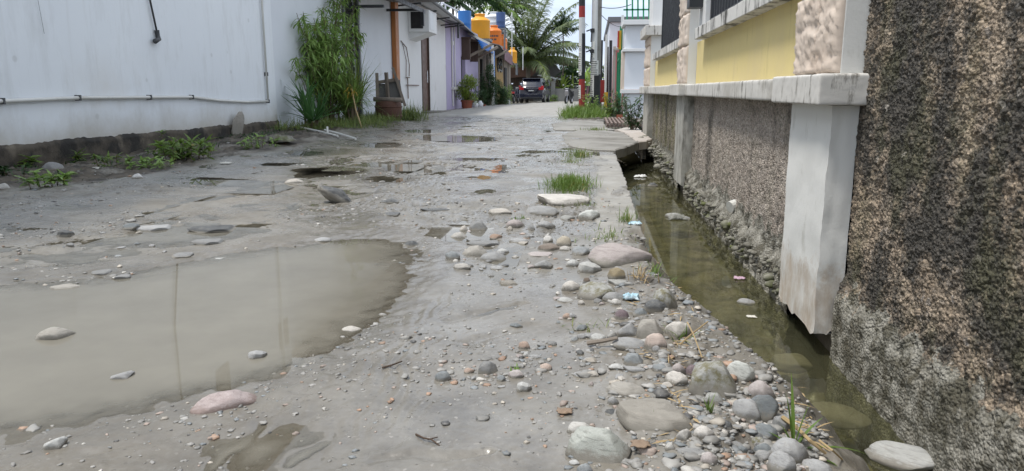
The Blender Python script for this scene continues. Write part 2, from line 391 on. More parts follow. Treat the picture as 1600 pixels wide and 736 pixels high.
MT['navy_paint'] = NT('navy_car_paint').set((.008, .010, .022), .22, **{'Coat Weight': .6, 'Coat Roughness': .08})
MT['red_lens'] = NT('red_lens').set((.32, .01, .015), .2)
MT['chrome'] = NT('bright_trim').set((.6, .6, .62), .2, Metallic=1.0)
MT['plate'] = simple('plate_black', (.03, .03, .03), .5, .1)
MT['rubber'] = simple('rubber', (.018, .018, .018), .8, .2, 9, .1)
MT['alloy'] = simple('alloy', (.35, .35, .37), .35, .1, 9, .05, metal=.8)
MT['paint_red'] = simple('red_paint', (.27, .028, .025), .65, .25, 8, .15, dirt=(.16, .05, .04))
MT['paint_black'] = simple('black_paint', (.02, .021, .023), .65, .2, 6, .15, dirt=(.06, .058, .055), stain=.6)
MT['paint_white'] = simple('pole_white', (.52, .53, .53), .7, .1, 6, .15, dirt=(.32, .31, .28), stain=.58)
MT['paper'] = simple('pasted_paper', (.60, .60, .57), .85, .12, 14, .1, dirt=(.38, .36, .33), stain=.55)
MT['ink'] = simple('ink', (.05, .05, .055), .8, .2, 9, 0)
MT['inkred'] = simple('red_ink', (.42, .05, .03), .8, .2, 9, 0)
MT['green_paint'] = simple('green_paint', (.015, .20, .09), .5, .15, 5, .1)
MT['yellow_plastic'] = simple('yellow_plastic', (.62, .38, .03), .5, .1, 5, .1)
MT['bag_white'] = simple('white_sack', (.58, .58, .57), .6, .12, 9, .3, .01)
MT['foil'] = simple('crumpled_wrapper', (.42, .62, .72), .3, .35, 30, .5, .01, dirt=(.75, .78, .78), stain=.48)
MT['scrap_pink'] = simple('pink_scrap', (.50, .34, .42), .5, .25, 30, .4, .01)
MT['scrap_white'] = simple('white_scrap', (.58, .56, .5), .6, .2, 20, .4, .01)
MT['scrap_red'] = simple('faded_red_scrap', (.36, .17, .14), .6, .25, 20, .3, .01)
MT['bag_dark'] = simple('soaked_bag', (.28, .28, .25), .3, .4, 20, .6, .02)
MT['straw'] = simple('dry_straw', (.34, .25, .13), .8, .3, 10, .2)
MT['twig'] = simple('wet_twig', (.07, .045, .03), .7, .3, 10, .2)
MT['deadleaf'] = simple('dead_leaf', (.23, .165, .115), .75, .3, 20, .2)
def m_leaf(name, a, b, yellow=.0, spec=.4, tr=.3):
    t = NT(name); n = t.noise(7, 3); w = t.noise(1.7, 2)
    c = t.mix(t.ramp(n, [(.3, 0), (.7, 1)]), a, b)
    c = t.mix(t.ramp(w, [(.4, 0), (.65, .6)]), c, tuple(x*.55 for x in a))
    if yellow: c = t.mix(t.ramp(t.noise(19, 2), [(.66-yellow*.1, 0), (.72, 1)]), c, (.26, .2, .05))
    t.set(c, .5, **{'Specular IOR Level': spec})
    tb = t.n('ShaderNodeBsdfTranslucent'); t.l(t.mix(.5, c, tuple(x*1.4 for x in b)), tb.inputs[0])
    ms = t.n('ShaderNodeMixShader'); ms.inputs[0].default_value = tr
    t.l(t.b.outputs[0], ms.inputs[1]); t.l(tb.outputs[0], ms.inputs[2]); t.l(ms.outputs[0], t.out.inputs[0])
    return t.m
MT['leaf'] = m_leaf('leaf_green', (.15, .27, .055), (.29, .42, .12), .5)
MT['leaf_dark'] = m_leaf('leaf_dark_green', (.04, .11, .035), (.09, .19, .055))
MT['leaf_palm'] = m_leaf('palm_green', (.09, .13, .055), (.20, .245, .125), .6)
MT['leaf_deep'] = m_leaf('leaf_deep', (.025, .06, .018), (.06, .115, .04))
MT['leaf_lime'] = m_leaf('leaf_lime', (.16, .24, .035), (.28, .36, .07), .3)
MT['leaf_grass'] = m_leaf('grass_blade', (.09, .16, .025), (.17, .26, .05), .4)
MT['leaf_grass2'] = m_leaf('verge_grass', (.10, .155, .035), (.20, .26, .075), 1.0)
MT['leaf_yellow'] = m_leaf('leaf_yellow', (.36, .24, .03), (.5, .36, .06))
MT['stem'] = simple('woody_stem', (.13, .10, .065), .8, .3, 9, .2)
MT['trunk'] = simple('palm_trunk', (.17, .145, .115), .85, .3, 5, .4, sc=(1, 1, 5))
def m_water(name, body, tint, k):
    "thin turbid water: the cloud of silt in it grows with depth (attribute), mirror by Fresnel"
    t = NT(name); t.t.nodes.remove(t.b)
    dep = t.attr('depth'); fac = t.math('SUBTRACT', 1.0, t.math('POWER', 2.718, t.math('MULTIPLY', dep, -k)), True)
    cl = t.mix(t.ramp(t.noise(2.3, 5, .6), [(.35, 0), (.65, 1)]), tuple(x*.88 for x in body), tuple(x*1.1 for x in body))
    nm = t.bump(t.noise(5, 2), .02, .004)
    tr = t.n('ShaderNodeBsdfTransparent'); tr.inputs[0].default_value = (*tint, 1)
    df = t.n('ShaderNodeBsdfDiffuse'); t.l(cl, df.inputs[0])
    gl = t.n('ShaderNodeBsdfGlossy'); gl.inputs['Roughness'].default_value = .015; t.l(nm, gl.inputs['Normal'])
    fr = t.n('ShaderNodeFresnel'); fr.inputs[0].default_value = 1.34; t.l(nm, fr.inputs['Normal'])
    m1 = t.n('ShaderNodeMixShader'); t.l(fac, m1.inputs[0]); t.l(tr.outputs[0], m1.inputs[1]); t.l(df.outputs[0], m1.inputs[2])
    m2 = t.n('ShaderNodeMixShader'); t.l(fr.outputs[0], m2.inputs[0]); t.l(m1.outputs[0], m2.inputs[1]); t.l(gl.outputs[0], m2.inputs[2])
    t.l(m2.outputs[0], t.out.inputs[0]); return t.m
MT['puddle'] = m_water('muddy_puddle_water', (.205, .192, .158), (.92, .91, .87), 170)
MT['ditchwater'] = m_water('ditch_water', (.105, .105, .062), (.82, .82, .64), 2.2)
# ------------------------------------------------------------------ terrain
def wpoly(pts): return [tuple(G(*p)[:2]) for p in pts]
def well(cx, cy, rx, ry, n=14): return wpoly([(cx+rx*math.cos(2*PI*i/n), cy+ry*math.sin(2*PI*i/n)) for i in range(n)])
# (outline, water level, depth factor, wobble)
PUD = [
 (wpoly([(-260,470),(-60,446),(60,440),(160,430),(255,415),(345,398),(430,385),(500,377),(570,373),(630,381),(650,393),(652,415),(636,455),(604,488),(572,505),(530,552),(470,590),(405,606),(330,626),(260,640),(150,662),(0,690),(-200,700),(-400,680)]), .0, .11, .07),
 (well(715,217,64,6), .0, .06, .05), (well(598,227,44,4.5), 0, .06, .05), (well(740,248,46,3), 0, .05, .04),
 (well(335,283,72,11), 0, .06, .05), (well(500,269,80,8), 0, .06, .05), (well(600,280,38,6), 0, .06, .04),
 (well(752,299,26,5), 0, .06, .03), (well(758,277,26,3.5), 0, .06, .03), (well(793,260,20,3.5), 0, .06, .03),
 (well(130,321,50,8), 0, .06, .04), (well(408,700,78,26), -.006, .06, .02), (well(10,356,85,13), 0, .05, .05),
 (well(475,239,50,5), 0, .05, .04), (well(535,339,32,6), 0, .04, .03), (well(845,237,44,2.5), 0, .05, .04),
 (well(430,256,40,4), 0, .05, .04), (well(660,205,40,3), 0, .05, .05), (well(395,270,30,3), 0, .05, .03),
]
PUD_BB = [(min(p[0] for p in q[0])-.5, max(p[0] for p in q[0])+.5, min(p[1] for p in q[0])-.5, max(p[1] for p in q[0])+.5) for q in PUD]
SHORE_Y = [0.4, 1.2, 1.7, 2.08, 2.4, 2.8, 3.25, 3.6]; SHORE_X = [.64, .62, .573, .49, .40, .375, .36, .30]
WL = -.24
GROOVES = [(wpoly([(325,728),(352,706),(385,686),(415,655),(440,640)]), .014, .010), (wpoly([(455,724),(478,706),(505,694)]), .012, .009), (wpoly([(60,700),(150,668),(240,655)]), .006, .012), (wpoly([(130,716),(230,694),(310,670),(360,662)]), .008, .010), (wpoly([(590,722),(640,714),(700,722),(760,716)]), .007, .010), (wpoly([(700,506),(760,488),(815,474)]), .006, .014), (wpoly([(725,540),(790,520),(850,508)]), .005, .02)]
def terrain(x, y, want=False):
    x = np.asarray(x, float); y = np.asarray(y, float)
    near = np.clip(1-(y-8)/20, .0, 1)
    conc = ss(16.3, 16.9, y+.5*gn(x*1.1, y*.6, 5)+.25*gn(x*5, y*2, 6))*ss(-4.3, -3.9, x)
    z = -.25*ss(27, 50, y) + .016*gn(x*.9, y*.45, 1)*near + .03*conc
    kerb = ss(.02, .05, x+.03*gn(y*3, x*3, 8))*ss(2.75, 3.35, y+.2*gn(x*9, y*5, 9))*(1-ss(6.9, 7.2, y))*(x < .35)*(1-.75*ss(.08, .4, fbm(x*7, y*2.4, 3, 98)))
    fore = np.exp(-(((x+.22)/.42)**4+((y-1.75)/1.0)**4)); fore = np.maximum(fore, .9*np.exp(-(((x+1.3)/1.0)**4+((y-1.1)/.42)**4)))          # smooth silt in front of the camera
    rough = (1-.86*fore)*(1-.85*kerb)*(1-.9*conc)
    gm = ss(-.15, .35, gn(x*1.3, y*.9, 12)+.35*gn(x*5, y*4, 13))
    z = z + rough*(.017*fbm(x*2.6, y*2.2, 3, 20)*near + (.007+.013*gm)*fbm(x*9, y*8, 4, 24) + (.003+.006*gm)*fbm(x*33, y*31, 3, 28) + (.005*gm+.002)*np.abs(gn(x*15, y*14, 29)))
    d, v = cells(x*26, y*23, 3)                                   # gravel bedded in the surface
    z = z + rough*gm*(y < 17)*.011*np.clip(.5-d, 0, 1)*(v > .45)
    z = z + .0016*fbm(x*70, y*66, 2, 31)*(y < 6)*(1-.5*kerb)
    # tyre ruts and silt ridges
    rut = np.exp(-((x+.62+.05*np.sin(y*1.3))/.10)**2)+np.exp(-((x+2.2+.08*np.sin(y*.9))/.14)**2)
    z = z - .012*rut*ss(3.2, 4.5, y)*(1-conc)*(.6+.8*gn(x*3, y*1.5, 40))
    rip = ss(1.0, 1.25, y)*(1-ss(1.9, 2.2, y))*np.exp(-((x+.50+.05*(y-1.3))/.17)**2)
    a = x*.97+y*.12
    z = z + .0048*rip*np.sin(a*175+7*gn(x*5, y*4, 42)+2.5*gn(x*24, y*15, 44))*(.45+.9*gn(x*9, y*5, 43))-.002*rip
    for pts, dep, wd in GROOVES:
        dd = np.full(z.shape, 9.0); m = (y < 2.2) & (x < .3) & (x > -1.6) & (y > .8)
        if m.any():
            xm = x[m]+.012*gn(x[m]*19, y[m]*19, 46); ym = y[m]+.012*gn(x[m]*17, y[m]*17, 47); e = np.full(xm.shape, 9.0)
            for (ax, ay), (bx, by) in zip(pts[:-1], pts[1:]):
                tt = np.clip(((xm-ax)*(bx-ax)+(ym-ay)*(by-ay))/((bx-ax)**2+(by-ay)**2), 0, 1); e = np.minimum(e, np.hypot(xm-ax-tt*(bx-ax), ym-ay-tt*(by-ay)))
            z[m] = z[m]-dep*np.exp(-(e/wd)**2)+.55*dep*np.exp(-((e-2.1*wd)/wd)**2)*(.6+.8*gn(xm*14, ym*14, 48))
    # left verge
    ve = np.interp(y, [4, 9, 11, 14], [0, .1, .35, .5]); vg = ss(-2.85, -3.55, x+ve+.3*gn(y*.9, x, 50)+.12*gn(y*3, x*3, 51))*(1-ss(13.5, 16, y))
    z = z + vg*(.05*ss(6, 10, y)+.0 + .04*fbm(x*5, y*4, 4, 52) + .022*fbm(x*20, y*18, 3, 53))
    # right verge under the poles
    vr = ss(-.62, -.35, x+.12*gn(y*1.1, x*3, 55))*ss(14.5, 15.2, y)*(1-ss(30, 34, y))
    z = z + vr*(.03+.03*fbm(x*6, y*5, 3, 57))
    # stone bank
    bank = np.exp(-((x-.2)/.17)**2)*ss(.7, 1.2, y)*(1-ss(2.9, 3.4, y))
    z = z + bank*(.022+.024*fbm(x*11, y*10, 3, 60))
    bank2 = np.exp(-(((x+.12)/.35)**2+((y-3.4)/.6)**2)); z = z + bank2*.012*(1+fbm(x*9, y*8, 3, 61))
    wet = np.zeros_like(z); sdm = np.full(z.shape, 9.0)
    for (poly, lv, k, wob), bb in zip(PUD, PUD_BB):
        m = (x > bb[0]) & (x < bb[1]) & (y > bb[2]) & (y < bb[3])
        if not m.any(): continue
        xm, ym = x[m], y[m]; sc = .5 if k > .1 else 1
        sd = polysd(xm, ym, poly)+wob*(fbm(xm*5.5*sc, ym*4.2*sc, 4, 70)+.5*fbm(xm*22, ym*18, 2, 74))
        w = 1-ss(0, .34, sd)
        tgt = lv+np.clip(sd*k, -.06, .016)+.0035*fbm(xm*16, ym*14, 3, 76)+.35*(z[m]-0)
        z[m] = z[m]*(1-w)+tgt*w
        wet[m] = np.maximum(wet[m], 1-ss(-.02, .2, sd)); sdm[m] = np.minimum(sdm[m], sd)
    # ditch
    xs = np.interp(y, SHORE_Y, SHORE_X)+.022*gn(y*7, x*3, 80)+.012*gn(y*19, x*9, 81)
    slope = np.clip((x-(xs-.21))/.34, 0, 1)
    zb = z-.40*slope**1.25+.03*fbm(x*12, y*12, 3, 82)*ss(0, .2, slope)
    bedz = -.36+.03*fbm(x*5, y*3, 4, 84)
    zv = np.where(x > .236+.010*gn(y*2.1, y*0, 86)+.007*gn(y*9.3, y*0, 87), bedz, z)
    tt = ss(3.0, 3.35, y)
    zd = zb*(1-tt)+zv*tt
    ind = (x > .0) & (x < 1.0) & (y < 14.4) & (y > -6)
    z = np.where(ind, zd, z); z = np.where((x >= 1.0) & (y < 14.4), -.05, z)
    if not want: return z
    bed = ind*ss(-.10, -.2, z+.03*gn(x*15, y*15, 90))
    dirt = np.clip(vg*(.75+.5*gn(x*3, y*2.4, 91))+vr*.8+.55*ss(.0, .1, x)*(1-kerb)*ss(3.0, 4, y)*(y < 7)*(x < .25)+.5*bank*ss(-.1, .5, gn(x*7, y*7, 92)), 0, 1)
    wet = np.clip(wet+.45*ss(.02, .3, fbm(x*1.1, y*.8, 4, 93))*(1-conc)*(y < 17)+.4*ss(0, -.012, z+.004)*(~ind), 0, 1)*(1-kerb)
    silt = np.clip(fore+.8*ss(.05, .3, gn(x*.8, y*.55, 95))*(1-gm)+.6*ss(.1, -.1, sdm), 0, 1)*(1-dirt)
    return z, wet, np.clip(kerb+conc, 0, 1)*(1-vr), dirt*(1-bed), bed, silt
xs = np.concatenate([np.linspace(-400, -60, 8)[:-1], np.linspace(-60, -6.4, 22)[:-1], np.arange(-6.4, -1.6, .0125), np.arange(-1.6, .243, .0042),
                     [.2440, .2464, .2468, .2500], np.arange(.256, .92, .007), np.linspace(.93, 2.0, 10), np.linspace(3, 60, 16), np.linspace(100, 400, 5)])
ys = [-60, -20, -6, -3, -1.5, -.8, -.4, -.1, .1, .25, .4, .5]; q = .58
while q < 20: ys.append(q); q *= 1.0037
while q < 70: ys.append(q); q *= 1.02
ys += [90, 130, 200, 320, 500]; ys = np.array(ys)
XX, YY = np.meshgrid(xs, ys)
Z, wet, conc, dirt, bed, silt = terrain(XX.ravel(), YY.ravel(), True)
me = npmesh('road', np.stack([XX.ravel(), YY.ravel(), Z], 1), gridfaces(len(ys), len(xs)), True, dict(wet=wet, conc=conc, dirt=dirt, bed=bed, silt=silt))
tag(link('muddy_road', me, MT['ground']), kind='structure')
def hz(x, y): return float(terrain(np.array([x]), np.array([y]))[0])
# ------------------------------------------------------------------ water
def sheet(name, x0, x1, y0, y1, lv, nx, ny, m, kmin):
    gx = np.linspace(x0, x1, nx); gy = np.linspace(y0, y1, ny); X, Y = np.meshgrid(gx, gy)
    dp = lv-terrain(X.ravel(), Y.ravel()); F = gridfaces(ny, nx)
    F = F[(dp[F] > kmin).any(1)]
    if not len(F): return
    use = np.unique(F); mp = np.zeros(X.size, int); mp[use] = np.arange(len(use))
    V = np.stack([X.ravel(), Y.ravel(), np.full(X.size, lv)], 1)[use]
    me = npmesh(name, V, mp[F], True, dict(depth=np.clip(dp[use], 0, 1)))
    tag(link(name, me, m), kind='structure')
for i, ((poly, lv, k, wob), bb) in enumerate(zip(PUD, PUD_BB)):
    big = i == 0
    sheet('puddle', bb[0]+.2, bb[1]-.2, bb[2]+.3, bb[3]-.2, lv-.0022, 260 if big else 90, 260 if big else 90, MT['puddle'], -.004)
sheet('puddle', -3.4, -.12, 3.3, 16, -.0088, 420, 640, MT['puddle'], -.003)
sheet('puddle', -.85, -.2, 1.0, 2.1, -.0036, 260, 320, MT['puddle'], -.003)
sheet('ditch_water', .2, .82, .5, 14.4, WL, 80, 500, MT['ditchwater'], -.05)
# ------------------------------------------------------------------ slabs over the ditch
def slab(name, label, cat, outline, zt, thick, m, tilt=0, kind=None):
    "thick slab from an outline given on the ground; wavy edge, top displaced a little"
    b = MB(); n = len(outline); pts = []
    for i in range(n):
        a, c = Vector(outline[i]), Vector(outline[(i+1) % n]); k = max(2, int((c-a).length/.09))
        for j in range(k):
            p = a.lerp(c, j/k); w = .018
            pts.append((p.x+w*random.uniform(-1, 1), p.y+w*random.uniform(-1, 1)))
    cx = sum(p[0] for p in pts)/len(pts); cy = sum(p[1] for p in pts)/len(pts); N = len(pts)
    zt_ = (lambda x: zt+tilt*(x-cx))
    vs = [(*p, zt_(p[0])-thick) for p in pts]+[(*p, zt_(p[0])-.012) for p in pts]+[(p[0]+(cx-p[0])*.02, p[1]+(cy-p[1])*.02, zt_(p[0])) for p in pts]
    fs = [tuple(range(N))[::-1], tuple(2*N+i for i in range(N))]
    for l in (0, 1): fs += [(l*N+i, l*N+(i+1) % N, (l+1)*N+(i+1) % N, (l+1)*N+i) for i in range(N)]
    b.add(vs, fs); o = b.build(name, m, loc=(cx, cy, zt)); return tag(o, label, cat, kind=kind)
slab('concrete_slab', 'grey concrete slab bridging the ditch in front of the fence end', 'slab', [(-.30, 8.5), (-.16, 7.9), (.03, 7.55), (.26, 7.5), (.40, 8.0), (.535, 8.65), (.46, 10.5), (.2, 11.2), (-.2, 11.2), (-.38, 9.9)], .016, .10, MT['concrete'])
slab('cement_ramp', 'pinkish cement ramp beside the grey slab, ending at the fence pillar', 'ramp', [(.54, 8.66), (.465, 10.5), (.36, 11.3), (.72, 12.6), (.735, 9.1), (.66, 8.85)], .018, .10, MT['tile'], .0)
slab('concrete_slab', 'pale concrete slab in front of the ribbed grate', 'slab', [(-.55, 11.22), (.20, 11.21), (.36, 11.35), (.24, 11.9), (.24, 14.3), (-.25, 14.6), (-.7, 13.2)], .018, .12, MT['concrete'])
gt = thing('drain_grate', 'ribbed rusty iron grate over the drain near the poles', 'grate', (.5, 13.4, .05))
for y0 in (11.95, 13.25, 14.52): MB().box(.24, .80, y0, y0+.045, .028, .05).build('frame', MT['rust'], gt)
for i in range(9): x = .25+i*.064; MB().box(x, x+.03, 11.94, 14.6, .0505, .085).build('rib', MT['rust'], gt)
tag(MB().box(.1, .82, 14.5, 14.62, -.42, .02).build('drain_wall', MT['conc_wall']), 'dark back wall closing the drain', 'wall')
# ------------------------------------------------------------------ stones
def stone_mesh(name, seed, kind):
    import bmesh
    bm = bmesh.new(); bmesh.ops.create_icosphere(bm, subdivisions=4, radius=1)
    V = np.array([v.co[:] for v in bm.verts]); rg = np.random.default_rng(seed)
    fr = 1.1 if kind != 'rough' else 1.6
    o = rg.random(6)*40
    def n3(s, k): return (fbm(V[:,0]*s+o[0], V[:,1]*s+o[1], 3, k)+fbm(V[:,1]*s+o[2], V[:,2]*s+o[3], 3, k+3)+fbm(V[:,2]*s+o[4], V[:,0]*s+o[5], 3, k+5))
    r = 1+({'cobble': .15, 'slab': .16, 'angular': .16, 'rough': .24}[kind])*n3(fr, 1)
    U = V*r[:, None]
    ncut = {'cobble': 8, 'slab': 9, 'angular': 12, 'rough': 7}[kind]; soft = {'cobble': .3, 'slab': .15, 'angular': .06, 'rough': .15}[kind]
    for i in range(ncut):       # planar facets, softened
        d = rg.normal(size=3); d /= np.linalg.norm(d); c = rg.uniform(.55, .88)
        e = U@d-c; U -= np.where(e > 0, e*(1-soft), 0)[:, None]*d
    if kind == 'slab':
        e = U[:, 2]; U[:, 2] = np.sign(e)*np.minimum(np.abs(e), .42+.10*np.abs(e)+.03*n3(1.5, 20))
    U += V*(.012*n3(7, 9))[:, None]
    U -= (U.max(0)+U.min(0))/2; U /= (U.max(0)-U.min(0))/2
    me = bpy.data.meshes.new(name); bm.to_mesh(me); bm.free()
    me.vertices.foreach_set('co', U.astype(np.float32).ravel()); me.polygons.foreach_set('use_smooth', np.ones(len(me.polygons), bool)); me.update()
    me.materials.append(SM['grey']); return me
POOL = {k: [stone_mesh('stone', 11*i+s, k) for i in range(n)] for k, n, s in (('cobble', 7, 1), ('slab', 5, 200), ('angular', 6, 400), ('rough', 4, 600))}
_si = [0]
def stone(x, y, z, L, W, H, yaw, mat, kind, name='stone', tiltx=0, tilty=0):
    _si[0] += 1; me = POOL[kind][(_si[0]*7+int(abs(x)*50)) % len(POOL[kind])]
    o = bpy.data.objects.new(name, me); COL.objects.link(o)
    o.location = (x, y, z); o.scale = (L/2, W/2, H/2); o.rotation_euler = (tiltx, tilty, yaw)
    o.material_slots[0].link = 'OBJECT'; o.material_slots[0].material = SM[mat]; return o
def pstone(px, py, w, h, mat, kind, label, yaw=0, z0=None, sink=.22, name='stone', tilt=(0, 0), flat=None, group=None):
    "stone whose foot is seen at (px, py), seen w wide and h high: unprojected to the ground, given real size"
    p = G(px, py, 0 if z0 is None else z0)
    for _ in range(4):
        zz = hz(p.x, p.y) if z0 is None else z0; p = G(px, py, zz)
    d = math.hypot(p.x, p.y); dist = math.sqrt(d*d+(CH-p.z)**2); ang = math.atan2(CH-p.z, d)
    L = w*dist/FPX*1.02; vis = h*dist/FPX
    W = L*(flat or {'cobble': .70, 'slab': .80, 'angular': .72, 'rough': .55}[kind]); sa, ca = math.sin(ang), math.cos(ang)
    if kind == 'slab':
        Hh = min(.20*L, .6*vis/ca); W = min(.95*L, max(.3*L, (vis-.6*Hh*ca)/sa))
    else:
        if W*sa > .8*vis: W = max(.38*L, .8*vis/sa)
        Hh = math.sqrt(max(0, (vis*1.1)**2-(W*sa)**2))/ca; Hh = max(.2*L, min(Hh, (.8 if tilt == (0, 0) else 1.3)*L))
    H = Hh/(1-sink*.6)
    fw = Vector((p.x, p.y, 0)).normalized(); c = p+fw*(W*.42)
    o = stone(c.x, c.y, p.z+H*(.5-sink), L, W, H, R(yaw)-math.atan2(fw.x, fw.y), mat, kind, name, R(tilt[0]), R(tilt[1]))
    tag(o, label, 'stone', group); return o
S = 'cobble'; F_ = 'slab'; A = 'angular'; Q = 'rough'
